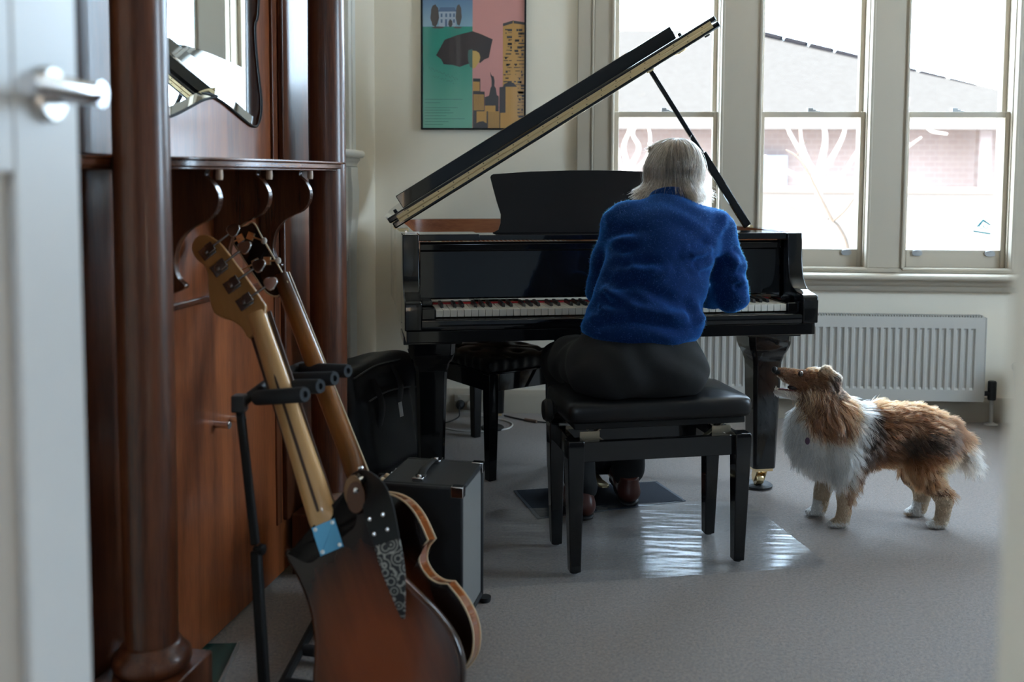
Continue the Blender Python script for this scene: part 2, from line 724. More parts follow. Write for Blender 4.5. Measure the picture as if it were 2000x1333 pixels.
HX0, HX1, HY0 = -1.4, 1.5, -1.9             # the hall the camera stands in
WIN = [(0.180, 0.697), (0.875, 1.393), (1.555, 2.062)]
WZ0, WZ1 = 0.735, 2.72
sbox('floor', LX - 0.2, RX + 0.2, HY0 - 0.15, WY + 0.2, -0.12, 0.0, CARPET)
sbox('ceiling', LX - 0.2, RX + 0.2, HY0 - 0.15, WY + 0.2, CEIL, CEIL + 0.12, CEILM)
sbox('wall_left', LX - 0.2, LX, FRONT, WY, 0, CEIL, WALL)
wr = MB()
a0, a1, z0, z1 = SIDE_FILL_W
wr.box(RX, RX + 0.2, FRONT, a0, 0, CEIL)
wr.box(RX, RX + 0.2, a1, WY + 0.2, 0, CEIL)
wr.box(RX, RX + 0.2, a0, a1, 0, z0)
wr.box(RX, RX + 0.2, a0, a1, z1, CEIL)
structure(wr.build('wall_right', WALL, smooth=False))
wb = MB()
wb.box(LX - 0.2, RX + 0.2, WY, WY + 0.2, 0, WZ0 - 0.02)
wb.box(LX - 0.2, RX + 0.2, WY, WY + 0.2, WZ1, CEIL)
xs = [LX - 0.2] + [q for a in WIN for q in a] + [RX + 0.2]
for i in range(0, len(xs), 2):
    wb.box(xs[i], xs[i + 1], WY, WY + 0.2, WZ0 - 0.02, WZ1)
structure(wb.build('wall_back', WALL, smooth=False))
# doorway wall, hall beyond it
DX0, DX1 = -0.52, 0.262
wf = MB()
wf.box(LX - 0.2, DX0, FRONT - 0.14, FRONT, 0, CEIL)
wf.box(DX1, RX + 0.2, FRONT - 0.14, FRONT, 0, CEIL)
wf.box(DX0, DX1, FRONT - 0.14, FRONT, 2.15, CEIL)
structure(wf.build('wall_front', mat('grey_wall', (0.27, 0.29, 0.32), 0.7), smooth=False))
sbox('sofa_standin', DX1 + 0.15, RX, FRONT, FRONT + 0.03, 0, 0.56, mat('dark_sofa_standin', (0.03, 0.025, 0.022), 0.5))  # low dark slab standing in for a sofa mirrored in the piano
wh = MB()
wh.box(HX0 - 0.15, HX0, HY0 - 0.15, FRONT - 0.14, 0, CEIL)
wh.box(HX1, HX1 + 0.15, HY0 - 0.15, FRONT - 0.14, 0, CEIL)
a0, a1, z0, z1 = HALL_FILL_W
wh.box(HX0, a0, HY0 - 0.15, HY0, 0, CEIL)
wh.box(a1, HX1, HY0 - 0.15, HY0, 0, CEIL)
wh.box(a0, a1, HY0 - 0.15, HY0, 0, z0)
wh.box(a0, a1, HY0 - 0.15, HY0, z1, CEIL)
structure(wh.build('wall_hall', mat('hall_paint', (0.30, 0.30, 0.30), 0.7), smooth=False))

# window casing, mullions, sill and apron
tr = MB()
yc = WY - 0.022
tr.box(0.011, 0.079, WY - 0.030, WY, 0.713, WZ1 + 0.16)
tr.box(0.0905, 0.180, yc, WY, WZ0, WZ1)
tr.box(0.697, 0.875, yc, WY, WZ0, WZ1)
tr.box(1.393, 1.555, yc, WY, WZ0, WZ1)
tr.box(2.062, 2.155, yc, WY, WZ0, WZ1)
tr.box(2.155, 2.229, WY - 0.030, WY, 0.713, WZ1 + 0.16)
tr.box(0.0905, 2.155, yc, WY, WZ1, WZ1 + 0.16)
tr.box(0.0905, 2.155, yc, WY, 0.713, WZ0)
for x0, x1 in WIN:                                   # beads standing proud along each opening
    for x in (x0, x1):
        tr.box(x - 0.007, x + 0.007, yc - 0.010, WY + 0.02, WZ0, WZ1)
    tr.box(x0, x1, yc - 0.006, WY + 0.02, WZ0 - 0.012, WZ0 + 0.002)
tr.box(0.079, 0.0905, WY - 0.036, WY, 0.713, WZ1 + 0.16)
structure(tr.build('trim_1', TRIM, bevel=0.004))
prof = [(0, 0.712), (-0.085, 0.712), (-0.098, 0.706), (-0.102, 0.697), (-0.098, 0.688), (-0.085, 0.682), (-0.06, 0.682), (-0.058, 0.668), (-0.048, 0.655), (-0.035, 0.650), (-0.033, 0.632), (-0.022, 0.622), (0, 0.620)]
sl = MB()
sl.prism([(WY + a, z) for a, z in prof], (0, 0, 0), (0, 1, 0), (0, 0, 1), (1, 0, 0), -0.04, 2.29)
structure(sl.build('trim_2', TRIM, angle=50))
bp_ = [(0, 0), (-0.022, 0), (-0.022, 0.085), (-0.016, 0.1), (-0.008, 0.112), (0, 0.115)]
b1 = MB()
b1.prism([(WY + a, z) for a, z in bp_], (0, 0, 0), (0, 1, 0), (0, 0, 1), (1, 0, 0), LX, RX)
structure(b1.build('baseboard_back', TRIM, angle=30))
b1 = MB()
b1.prism([(LX - a, z) for a, z in bp_], (0, 0, 0), (1, 0, 0), (0, 0, 1), (0, 1, 0), 4.36, WY)
structure(b1.build('baseboard_left', TRIM, angle=30))

LIFTM = mat('grey_metal', (0.38, 0.39, 0.40), 0.4, 0.7)
for i, (x0, x1) in enumerate(WIN):
    wd = s_empty('window_%d' % (i + 1), ((x0 + x1) / 2, WY + 0.03, WZ0))
    hw = (x1 - x0) / 2
    h = WZ1 - WZ0
    mid = 1.465 - WZ0
    # jamb lining
    jb = MB()
    jb.box(-hw, -hw + 0.012, -0.02, 0.15, 0, h)
    jb.box(hw - 0.012, hw, -0.02, 0.15, 0, h)
    jb.box(-hw, hw, -0.02, 0.15, h - 0.012, h)
    jb.box(-hw, hw, -0.02, 0.17, -0.02, 0.0)
    jb.build('jamb_lining', TRIM, wd, bevel=0.002)
    a = hw - 0.012
    ls = MB()
    ls.box(-a, -a + 0.022, 0.0, 0.035, 0.0, mid + 0.012)
    ls.box(a - 0.022, a, 0.0, 0.035, 0.0, mid + 0.012)
    ls.box(-a + 0.022, a - 0.022, 0.0, 0.035, 0.0, 0.086)
    ls.box(-a + 0.022, a - 0.022, 0.0, 0.035, mid - 0.016, mid + 0.012)
    lo = ls.build('lower_sash', TRIM, wd, bevel=0.003)
    gp = MB().box(-a + 0.02, a - 0.02, 0.016, 0.019, 0.08, mid - 0.012).build('pane', GLASS, lo, smooth=False)
    us = MB()
    us.box(-a, -a + 0.022, 0.045, 0.08, mid - 0.012, h - 0.012)
    us.box(a - 0.022, a, 0.045, 0.08, mid - 0.012, h - 0.012)
    us.box(-a + 0.022, a - 0.022, 0.045, 0.08, mid - 0.012, mid + 0.014)
    us.box(-a + 0.022, a - 0.022, 0.045, 0.08, h - 0.06, h - 0.012)
    uo = us.build('upper_sash', TRIM, wd, bevel=0.003)
    MB().box(-a + 0.02, a - 0.02, 0.061, 0.064, mid + 0.01, h - 0.055).build('pane', GLASS, uo, smooth=False)
    for sx in (-0.36, 0.36):                          # sash lifts on the bottom rail
        lf = MB()
        cx = sx * 2 * hw * 0.93
        pr = spline([(-0.024, 0.0), (-0.018, 0.011), (0, 0.014), (0.018, 0.011), (0.024, 0.0), (0.018, -0.011), (0, -0.014), (-0.018, -0.011)], 4, True)
        lf.prism([tuple(q) for q in pr], (cx, -0.004, 0.070), (1, 0, 0), (0, 0, 1), (0, -1, 0), -0.004, 0.006)
        lf.box(cx - 0.007, cx + 0.007, -0.018, 0.0, 0.078, 0.086)
        lf.build('sash_lift', LIFTM, lo, bevel=0.001)
    lk = MB()
    lk.box(-0.020, 0.004, 0.012, 0.05, mid + 0.012, mid + 0.030)
    lk.box(0.004, 0.018, 0.012, 0.04, mid + 0.012, mid + 0.022)
    lk.tube([(0.018, 0.02, mid + 0.016), (0.036, 0.018, mid + 0.014)], 0.003, 8)
    lk.build('sash_lock', LIFTM, lo, bevel=0.001)

# unseen windows in the right wall and hall end, added and sized for fill
for nm, (a0, a1, z0, z1), hall in (('window_4', SIDE_FILL_W, False), ('window_5', HALL_FILL_W, True)):
    wd = s_empty(nm, (0.0, HY0 - 0.08, 0.0) if hall else (RX + 0.08, 0.0, 0.0), 0.0 if hall else math.pi / 2)
    n = 2 if not hall else 1
    fr = MB()
    for k in range(n + 1):
        x = a0 + (a1 - a0) * k / n
        fr.box(x - 0.04, x + 0.04, -0.04, 0.04, z0, z1)
    for z in (z0 + 0.03, (z0 + z1) / 2, z1 - 0.03):
        fr.box(a0, a1, -0.03, 0.03, z - 0.03, z + 0.03)
    fr.build('frame', TRIM, wd, smooth=False)
    MB().box(a0, a1, -0.002, 0.002, z0, z1).build('pane', GLASS, wd, smooth=False)

# teal sticker on the right hand window: a roof over two round lenses and a bar of lettering
STK = mat('teal_print', (0.03, 0.36, 0.46), 0.5)
st = MB()
c = (1.947, WY + 0.0440, 0.0)
X_, Z_, Y_ = (1, 0, 0), (0, 0, 1), (0, 1, 0)
st.prism([(-0.028, 0.932), (0.002, 0.968), (0.038, 0.942), (0.035, 0.939), (0.003, 0.958), (-0.016, 0.934)], c, X_, Z_, Y_, 0, 0.0006)
st.prism([(-0.041, 0.914), (0.038, 0.902), (0.038, 0.896), (-0.041, 0.908)], c, X_, Z_, Y_, 0, 0.0006)
for dx in (-0.005, 0.016):
    st.tube([(c[0] + dx + 0.009 * math.cos(t), c[1], 0.934 + 0.010 * math.sin(t)) for t in [k * math.pi / 8 for k in range(16)]], 0.0012, 5, closed=True)
tag(st.build('window_sticker', STK, smooth=False), 'small teal house logo sticker low on the right window pane', 'sticker')

# ================================================================== beyond the glass
BRICK = bpy.data.materials.new('brick')
BRICK.use_nodes = True
_nt = BRICK.node_tree
_b = _nt.nodes['Principled BSDF']
_b.inputs['Roughness'].default_value = 0.9
_tc = _nt.nodes.new('ShaderNodeTexCoord')
_mp = _nt.nodes.new('ShaderNodeMapping')
_mp.inputs['Rotation'].default_value = (math.pi / 2, 0, 0)
_bt = _nt.nodes.new('ShaderNodeTexBrick')
_bt.inputs['Scale'].default_value = 4.0
_bt.inputs['Color1'].default_value = (0.138, 0.098, 0.087, 1)
_bt.inputs['Color2'].default_value = (0.148, 0.108, 0.096, 1)
_bt.inputs['Mortar'].default_value = (0.162, 0.125, 0.114, 1)
_nt.links.new(_tc.outputs['Object'], _mp.inputs['Vector'])
_nt.links.new(_mp.outputs['Vector'], _bt.inputs['Vector'])
_nt.links.new(_bt.outputs['Color'], _b.inputs['Base Color'])
TILE = mat('roof_tile', (0.025, 0.0245, 0.024), 0.9, noise=(14, 0.7), col2=(0.029, 0.029, 0.0285), spec=0.0)
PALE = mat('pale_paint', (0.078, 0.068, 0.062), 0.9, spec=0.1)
PAVE = mat('pale_paving', (0.66, 0.64, 0.6), 0.9, noise=(6, 0.5), col2=(0.55, 0.53, 0.5))
structure(MB().box(-14, 22, WY + 0.2, 34, -0.5, -0.35).build('ground', PAVE, smooth=False))
HY = 11.5
hs = thing('house', 'brick house with tiled roof seen beyond the windows', 'house', (0.8, HY, -0.35))
rf = MB()
ez = 2.16
HB = np.array((0.8, HY, -0.35))
pa = at_y(1440, 58, 13.6) - HB
pb = at_y(2180, 246, 10.95) - HB
MB().box(-5.0, pb[0] - 0.4, 0, 5, 0, ez).build('wall', BRICK, hs, smooth=False)
rf.add([(-5.5, pb[1], ez), (pb[0], pb[1], ez), (pb[0], 5.5, ez), (-5.5, 5.5, ez), (-2.5, pa[1], pa[2]), (pa[0], pa[1], pa[2])],
       [(0, 1, 5, 4), (1, 2, 5), (2, 3, 4, 5), (3, 0, 4), (0, 3, 2, 1)])
rf.build('roof', TILE, hs, smooth=False)
MB().box(-5.55, pb[0] + 0.05, pb[1] - 0.1, pb[1] + 0.04, ez - 0.14, ez + 0.01).build('gutter', PALE, hs)
HIPM = mat('hip_tile', (0.006, 0.006, 0.007), 0.9, spec=0.0)
for k in range(13):
    if k in (5, 9):
        continue
    a, b = pa + (pb - pa) * (k / 13) + np.array((0, 0, 0.02)), pa + (pb - pa) * ((k + 0.86) / 13) + np.array((0, 0, 0.02))
    MB().tube([a, b], 0.05, 8).build('hip_tile', HIPM, hs)
for x in (at_y(1911, 300, 11.1)[0] - 0.8,):
    MB().box(x, x + 0.13, -0.42, -0.29, 0, ez - 0.1).build('porch_post', BRICK, hs, bevel=0.01)
wn_ = MB()
wn_.box(1.0, 1.6, -0.06, 0.04, 0.75, 1.75)
wn_.build('window_frame', mat('slate_paint', (0.16, 0.2, 0.28), 0.5), hs)
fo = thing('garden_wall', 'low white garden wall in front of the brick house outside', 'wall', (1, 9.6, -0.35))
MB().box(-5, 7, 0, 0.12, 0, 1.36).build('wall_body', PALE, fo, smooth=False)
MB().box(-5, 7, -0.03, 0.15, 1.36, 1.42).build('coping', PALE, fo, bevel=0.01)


def tree(name, label, Y, base, runs, m, r0):
    tb = thing(name, label, 'tree', (base[0], Y, -0.35))
    for k, (pts, r) in enumerate(runs):
        q = [at_y(px, py, Y + dy) - np.array((base[0], Y, -0.35)) for px, py, dy in pts]
        if k == 0:
            q = [np.array((q[0][0], q[0][1], -0.02))] + [p for p in q if p[2] > 0.15]
        mb = MB()
        q = spline(q, 5)
        mb.tube(q, list(np.linspace(r, r * 0.45, len(q))), 7)
        mb.build('trunk' if k == 0 else 'branch', m, tb)
    return tb


BARK = mat('shaded_bark', (0.035, 0.028, 0.023), 0.9, noise=(30, 0.5))  # dark bark: shade on the near twigs put into the colour
PBARK = mat('sunlit_bark', (0.16, 0.145, 0.135), 0.9, spec=0.1)  # pale bark: sunlight on the branches put into the colour
p0 = at_y(1665, 700, 6.4)
tree('bare_sapling', 'thin dark leafless sapling just outside the middle window', 6.4, p0, [
    ([(1664, 700, 0), (1662, 560, 0), (1655, 480, 0), (1640, 445, 0), (1628, 432, 0)], 0.017),
    ([(1628, 434, 0), (1600, 380, 0.05), (1575, 330, 0.1), (1556, 305, 0.15), (1535, 293, 0.2)], 0.011),
    ([(1556, 305, 0.15), (1566, 290, 0.15), (1574, 277, 0.15)], 0.006),
    ([(1628, 432, 0), (1650, 412, -0.05), (1671, 384, -0.1)], 0.008),
    ([(1618, 428, 0), (1590, 420, 0.1), (1556, 410, 0.2), (1522, 392, 0.25)], 0.007)], BARK, 0.016)
p1 = at_y(1600, 560, 7.5)
tree('bare_tree', 'pale sunlit bare tree behind the dark sapling outside', 7.5, p1, [
    ([(1600, 640, 0), (1602, 480, 0), (1600, 400, 0), (1598, 345, 0)], 0.05),
    ([(1598, 350, 0), (1560, 345, 0.1), (1520, 325, 0.2), (1494, 305, 0.3)], 0.026),
    ([(1598, 345, 0), (1570, 305, 0.1), (1548, 270, 0.1), (1530, 232, 0.1)], 0.024),
    ([(1580, 318, 0), (1566, 280, 0.1), (1562, 232, 0.1)], 0.018),
    ([(1598, 345, 0), (1606, 310, -0.1), (1612, 270, -0.1), (1606, 225, -0.1)], 0.03),
    ([(1604, 340, 0), (1630, 300, 0.1), (1648, 262, 0.1), (1652, 230, 0.1)], 0.024),
    ([(1602, 352, 0), (1640, 345, 0.1), (1672, 300, 0.15), (1690, 270, 0.15)], 0.022),
    ([(1548, 270, 0.1), (1540, 255, 0.2), (1548, 232, 0.2)], 0.014)], PBARK, 0.05)
p2 = at_y(1236, 600, 7.2)
tree('bare_shrub', 'pale leafless shrub outside the window left of the piano lid prop', 7.2, p2, [
    ([(1236, 640, 0), (1234, 480, 0), (1232, 380, 0), (1230, 330, 0)], 0.035),
    ([(1230, 335, 0), (1218, 290, 0.1), (1229, 255, 0.1), (1234, 228, 0.1)], 0.022),
    ([(1230, 330, 0), (1248, 290, 0), (1236, 262, 0), (1248, 235, 0)], 0.022),
    ([(1230, 340, 0), (1262, 310, 0), (1270, 270, 0), (1262, 232, 0)], 0.018),
    ([(1230, 350, 0), (1212, 320, 0), (1208, 290, 0)], 0.014)], PBARK, 0.035)
p3 = at_y(1900, 600, 7.7)
tree('bare_bough', 'pale leafless tree outside the right window', 7.7, at_y(1758, 600, 7.7), [
    ([(1745, 640, 0), (1750, 420, 0), (1752, 300, 0), (1760, 250, 0), (1772, 190, 0)], 0.05),
    ([(1757, 262, 0), (1790, 232, 0), (1806, 240, 0), (1818, 256, 0), (1850, 262, 0)], 0.022),
    ([(1806, 242, 0), (1826, 240, 0.1), (1842, 230, 0.1)], 0.014),
    ([(1754, 300, 0), (1776, 285, 0.1), (1800, 268, 0.1)], 0.016)], PBARK, 0.05)
# ================================================================== grand piano
IVORY = mat('ivory_white', (0.60, 0.565, 0.49), 0.25)
EBONY = mat('ebony_key', (0.012, 0.011, 0.011), 0.3)
MAHOG = wood('mahogany', (0.20, 0.055, 0.025), (0.42, 0.15, 0.06), 0.25, 0.6, axis='X')
GOLDP = mat('gold_plate', (0.5, 0.36, 0.16), 0.4, 0.8)
SPRUCE = wood('spruce', (0.5, 0.33, 0.16), (0.66, 0.46, 0.25), 0.4, 0.3, axis='Y')
REDF = mat('red_felt', (0.35, 0.02, 0.025), 0.9)
P_O = (0.1475, 3.3753, 0.0)
P_TH = math.radians(12.82)
P_U = np.array((math.cos(P_TH), math.sin(P_TH), 0.0))
P_V = np.array((-math.sin(P_TH), math.cos(P_TH), 0.0))
Xa, Ya, Za = (1, 0, 0), (0, 1, 0), (0, 0, 1)
pn = thing('grand_piano', 'glossy black grand piano with its lid propped open by the windows', 'piano', P_O, P_TH)

# bent rim, open at the front
oc = [(0.718, 0.18), (0.718, 0.36), (0.716, 0.50), (0.69, 0.63), (0.62, 0.76), (0.50, 0.87), (0.36, 0.965), (0.24, 1.06), (0.13, 1.18), (0.0, 1.28), (-0.17, 1.34), (-0.40, 1.35), (-0.60, 1.31), (-0.69, 1.22), (-0.718, 1.08), (-0.718, 0.7), (-0.718, 0.18)]
oc = [np.array(p) for p in spline(oc, 5)]
tn = []
for i in range(len(oc)):
    d = oc[min(i + 1, len(oc) - 1)] - oc[max(i - 1, 0)]
    d = d / np.linalg.norm(d)
    tn.append(np.array((-d[1], d[0])))
ic = [p + t * 0.05 for p, t in zip(oc, tn)]
RZ0, RZ1 = 0.655, 0.966
rm = MB()
n = len(oc)
V_ = [(p[0], p[1], z) for z in (RZ0, RZ1) for p in oc] + [(p[0], p[1], z) for z in (RZ0, RZ1) for p in ic]
F_ = []
for i in range(n - 1):
    F_.append((i, i + 1, n + i + 1, n + i))
rm.add(V_, F_, 0)
F_ = []
for i in range(n - 1):
    F_.append((2 * n + i + 1, 2 * n + i, 3 * n + i, 3 * n + i + 1))
o0 = len(rm.v)
rm.add(V_, F_, 1)
F_ = []
for i in range(n - 1):
    F_.append((n + i, n + i + 1, 3 * n + i + 1, 3 * n + i))
    F_.append((i + 1, i, 2 * n + i, 2 * n + i + 1))
F_ += [(0, n, 3 * n, 2 * n), (n - 1, 2 * n + n - 1, 3 * n + n - 1, 2 * n - 1)]
rm.add(V_, F_, 0)
rm.build('rim', [BLACK, MAHOG], pn, angle=40)
inner = [tuple(p) for p in ic]
MB().prism(inner + [], (0, 0, 0), Xa, Ya, Za, 0.78, 0.795).build('soundboard', SPRUCE, pn)
shr = [tuple(np.array(p) * 0.985 + np.array((0, 0.008))) for p in inner if p[1] > 0.25]
pl_ = MB().prism(shr, (0, 0, 0), Xa, Ya, Za, 0.835, 0.855)
for k in range(5):
    pl_.bar((-0.5 + 0.24 * k, 0.4, 0.868), (-0.52 + 0.13 * k, 1.18 - 0.12 * k, 0.868), 0.022, 0.03, (1, 0, 0))
pl_.build('iron_plate', GOLDP, pn)
wires = MB()
for k in range(60):
    u = -0.62 + 1.22 * k / 59
    v1 = 1.2 - max(0, (u + 0.2)) * 0.95
    wires.tube([(u, 0.36, 0.885), (u * 0.92 - 0.03, v1, 0.885)], 0.0008, 4, caps=False)
so = wires.build('strings', STEEL, pn)
so['kind'] = 'stuff'
MB().box(-0.66, 0.66, 0.27, 0.36, 0.80, 0.90).build('pin_block', MATTE, pn)

# arms with swept fronts
ap = [(0.20, 0.658), (-0.03, 0.658), (-0.032, 0.735), (-0.028, 0.750), (-0.016, 0.757), (0.02, 0.762), (0.055, 0.772), (0.080, 0.795), (0.095, 0.835), (0.103, 0.89), (0.108, 0.966), (0.20, 0.966)]
ap = ap[:2] + [tuple(q) for q in spline(ap[2:11], 4)] + [ap[11]]
for s in (-1, 1):
    a = MB()
    u0, u1 = sorted((s * 0.662, s * 0.718))
    a.prism(ap, (0, 0, 0), Ya, Za, Xa, u0, u1)
    a.build('arm', BLACK, pn, bevel=0.004, seg=3, angle=30)
    b = MB()
    u0, u1 = sorted((s * 0.616, s * 0.661))
    b.box(u0, u1, -0.004, 0.15, 0.69, 0.728)
    b.box(u0 + 0.004, u1 - 0.004, 0.06, 0.15, 0.728, 0.745)
    b.build('key_block', BLACK, pn, bevel=0.003)
kb = MB()
kb.box(-0.712, 0.712, -0.022, 0.48, 0.617, 0.658)
kb.box(-0.66, 0.66, 0.0, 0.48, 0.658, 0.69)
kb.build('key_bed', BLACK, pn, bevel=0.003)
ks = MB()
ks.prism([(-0.024, 0.659), (-0.028, 0.676), (-0.024, 0.689), (-0.016, 0.694), (-0.004, 0.694), (-0.004, 0.659)], (0, 0, 0), Ya, Za, Xa, -0.661, 0.661)
ks.build('key_slip', BLACK, pn)

KW = 1.2278 / 52
blacks_after = {0, 2, 3, 5, 6}              # C D _ F G A as index from C
k0 = MB()
k0.box(0.0007, KW - 0.0007, 0.0, 0.150, 0.699, 0.7225)
wk = None
names = 'CDEFGAB'
for i in range(52):
    if wk is None:
        wk = k0.build('white_key', IVORY, pn, bevel=0.0012)
        w_ = wk
    else:
        w_ = wk.copy()
        COL.objects.link(w_)
    w_.location = (-0.6139 + KW * i, 0, 0)
bk = None
for i in range(51):
    nm = names[(i + 5) % 7]
    if nm in 'CDFGA':
        off = {'C': -0.0015, 'D': 0.0015, 'F': -0.002, 'G': 0, 'A': 0.002}[nm]
        if bk is None:
            m_ = MB()
            m_.loft([[(-0.0055, 0.052, 0.715), (0.0055, 0.052, 0.715), (0.0055, 0.15, 0.715), (-0.0055, 0.15, 0.715)],
                     [(-0.0052, 0.054, 0.728), (0.0052, 0.054, 0.728), (0.0055, 0.15, 0.733), (-0.0055, 0.15, 0.733)],
                     [(-0.0046, 0.060, 0.7345), (0.0046, 0.060, 0.7345), (0.0048, 0.15, 0.7355), (-0.0048, 0.15, 0.7355)]])
            bk = m_.build('black_key', EBONY, pn, bevel=0.001)
            b_ = bk
        else:
            b_ = bk.copy()
            COL.objects.link(b_)
        b_.location = (-0.6139 + KW * (i + 1) + off, 0, 0)
MB().box(-0.612, 0.612, 0.150, 0.154, 0.70, 0.728).build('felt_strip', REDF, pn, smooth=False)

fb = MB()
fb.prism([(0.154, 0.739), (0.150, 0.745), (0.158, 0.905), (0.152, 0.909), (0.150, 0.930), (0.155, 0.937), (0.182, 0.937), (0.182, 0.739)], (0, 0, 0), Ya, Za, Xa, -0.655, 0.655)
fb.build('fallboard', BLACK, pn, bevel=0.0015)
ms = MB()
ms.box(-0.660, -0.455, 0.115, 0.275, 0.944, 0.966)
ms.box(0.455, 0.660, 0.115, 0.275, 0.944, 0.966)
ms.box(-0.455, 0.455, 0.135, 0.275, 0.944, 0.962)
ms.build('music_shelf', BLACK, pn, bevel=0.0015)
dk = [(-0.392, 0.962), (-0.368, 0.975), (-0.360, 0.998), (-0.358, 1.03), (-0.372, 1.075), (-0.386, 1.13), (-0.394, 1.164), (-0.391, 1.171), (-0.384, 1.174)]
top = [(-0.25, 1.184), (-0.1, 1.189), (0.0, 1.190)]
lft = dk + top
desk = lft + [(-u, z) for u, z in reversed(lft[:-1])]
md = MB()
t = math.radians(8)
md.prism([(u, (z - 0.962)) for u, z in desk], (0, 0.245, 0.962), Xa, (0, math.sin(t), math.cos(t)), (0, math.cos(t), -math.sin(t)), 0.0, 0.016)
md.build('music_desk', mat('desk_black', (0.006, 0.005, 0.005), 0.4, spec=0.25), pn, bevel=0.002)

# lid, its folded front flap, continuous hinge and prop
LA = math.radians(31.9)
la = np.array((math.cos(LA), 0, math.sin(LA)))
ln = np.array((-math.sin(LA), 0, math.cos(LA)))
lh = np.array((-0.722, 0.0, 0.983))
lid = MB()
lo_ = [(-0.735, 0.29)] + [(0.676, 0.29)] + [tuple(p) for p in oc if p[1] > 0.42]
lo_ = [(u + 0.722 if u < 0.676 else 1.398, v) for u, v in lo_]
lid.prism(lo_, tuple(lh), la, Ya, ln, -0.001, 0.0215)
lid.build('lid', BLACK, pn, bevel=0.005, seg=3)
fl = MB()
fl.prism([(-0.019, 0.29), (1.395, 0.29), (1.395, 0.56), (-0.019, 0.56)], tuple(lh), la, Ya, ln, 0.0245, 0.046)
flo = fl.build('lid_flap', BLACK, pn, bevel=0.005, seg=3)
fb2 = MB()
fb2.prism([(0.050, 0.31), (1.235, 0.31), (1.235, 0.334), (0.050, 0.334)], tuple(lh), la, Ya, ln, 0.0465, 0.097)
fb2.build('closing_rail', BLACK, flo, bevel=0.002)
for al in (0.022, 1.262):
    c = lh + la * al + ln * 0.051 + np.array((0, 0.34, 0))
    MB().lathe([(0.007, -0.005), (0.007, 0.004), (0.006, 0.006)], 10, c, ln).build('rubber_button', RUBBER, flo)
hg = MB()
hy_ = 0.2875
hg.prism([(0.014, 0.0100), (1.369, 0.0100), (1.369, 0.0222), (0.014, 0.0222)], (lh[0], hy_, lh[2]), la, ln, Ya, 0.0, 0.0025, 0)
hg.prism([(0.014, 0.0246), (1.369, 0.0246), (1.369, 0.0365), (0.014, 0.0365)], (lh[0], hy_, lh[2]), la, ln, Ya, 0.0, 0.0025, 0)
p_, q_ = lh + la * 0.014 + ln * 0.0233 + np.array((0, hy_, 0)), lh + la * 1.369 + ln * 0.0233 + np.array((0, hy_, 0))
hg.tube([p_, q_], 0.0021, 8)
for k in range(21):
    for nn in (0.0155, 0.032):
        c = lh + la * (0.05 + k * 0.0635 + (0.01 if nn > 0.02 else 0)) + ln * nn + np.array((0, hy_, 0))
        hg.lathe([(0.0024, -0.0004), (0.0024, 0.0010)], 8, c, (0, -1, 0), mi=1)
hg.build('continuous_hinge', [mat('pale_brass', (0.52, 0.38, 0.20), 0.42, 0.85), mat('dark_screw', (0.12, 0.09, 0.05), 0.5, 0.8)], pn)
for v in (0.42, 1.05):
    lhg = MB()
    lhg.obox((-0.70, v, 0.969), Xa, Ya, Za, 0.02, 0.03, 0.0025)
    lhg.tube([(-0.728, v - 0.03, 0.975), (-0.728, v + 0.03, 0.975)], 0.006, 10)
    lhg.build('lid_hinge', BRASS, pn)
fh = MB()
fh.obox((-0.678, 0.22, 0.9675), Xa, Ya, Za, 0.026, 0.028, 0.0015)
fh.tube([(-0.7, 0.195, 0.971), (-0.7, 0.245, 0.971)], 0.004, 8)
fh.build('flap_hinge', CHROME, pn)
pt = lh + la * 1.148 + ln * -0.010 + np.array((0, 0.50, 0))
pb_ = np.array((0.672, 0.50, 0.970))
pr_ = MB()
pm = pb_ + (pt - pb_) * 0.47
pr_.bar(pb_, pm, 0.032, 0.016, Ya)
pr_.bar(pm, pt, 0.017, 0.014, Ya)
pro = pr_.build('lid_prop', BLACK, pn, bevel=0.003)
MB().lathe([(0.007, -0.012), (0.007, 0.012)], 12, pb_ + np.array((0.012, 0, -0.002)), Ya).build('prop_pivot', BRASS, pro)
pc = MB()
pc.obox(pt + ln * 0.004, la, Ya, ln, 0.032, 0.02, 0.006)
pc.obox(pt - ln * 0.004, la, Ya, ln, 0.013, 0.013, 0.007)
pc.build('prop_cup', BRASS, pn, bevel=0.002)
pc = MB()
pc.obox(lh + la * 1.262 - ln * 0.007 + np.array((0, 0.42, 0)), la, Ya, ln, 0.02, 0.02, 0.007)
pc.build('lid_catch', BRASS, pn, bevel=0.003)
MB().obox(lh + la * 1.345 - ln * 0.005 + np.array((0, 0.32, 0)), la, Ya, ln, 0.008, 0.008, 0.004).build('lid_bumper', RUBBER, pn)


def sq_ring(c, hx, hy, z, ch=0.22):
    k = ch * hx
    return [(c[0] + x, c[1] + y, z) for x, y in ((-hx + k, -hy), (hx - k, -hy), (hx, -hy + k), (hx, hy - k), (hx - k, hy), (-hx + k, hy), (-hx, hy - k), (-hx, -hy + k))]


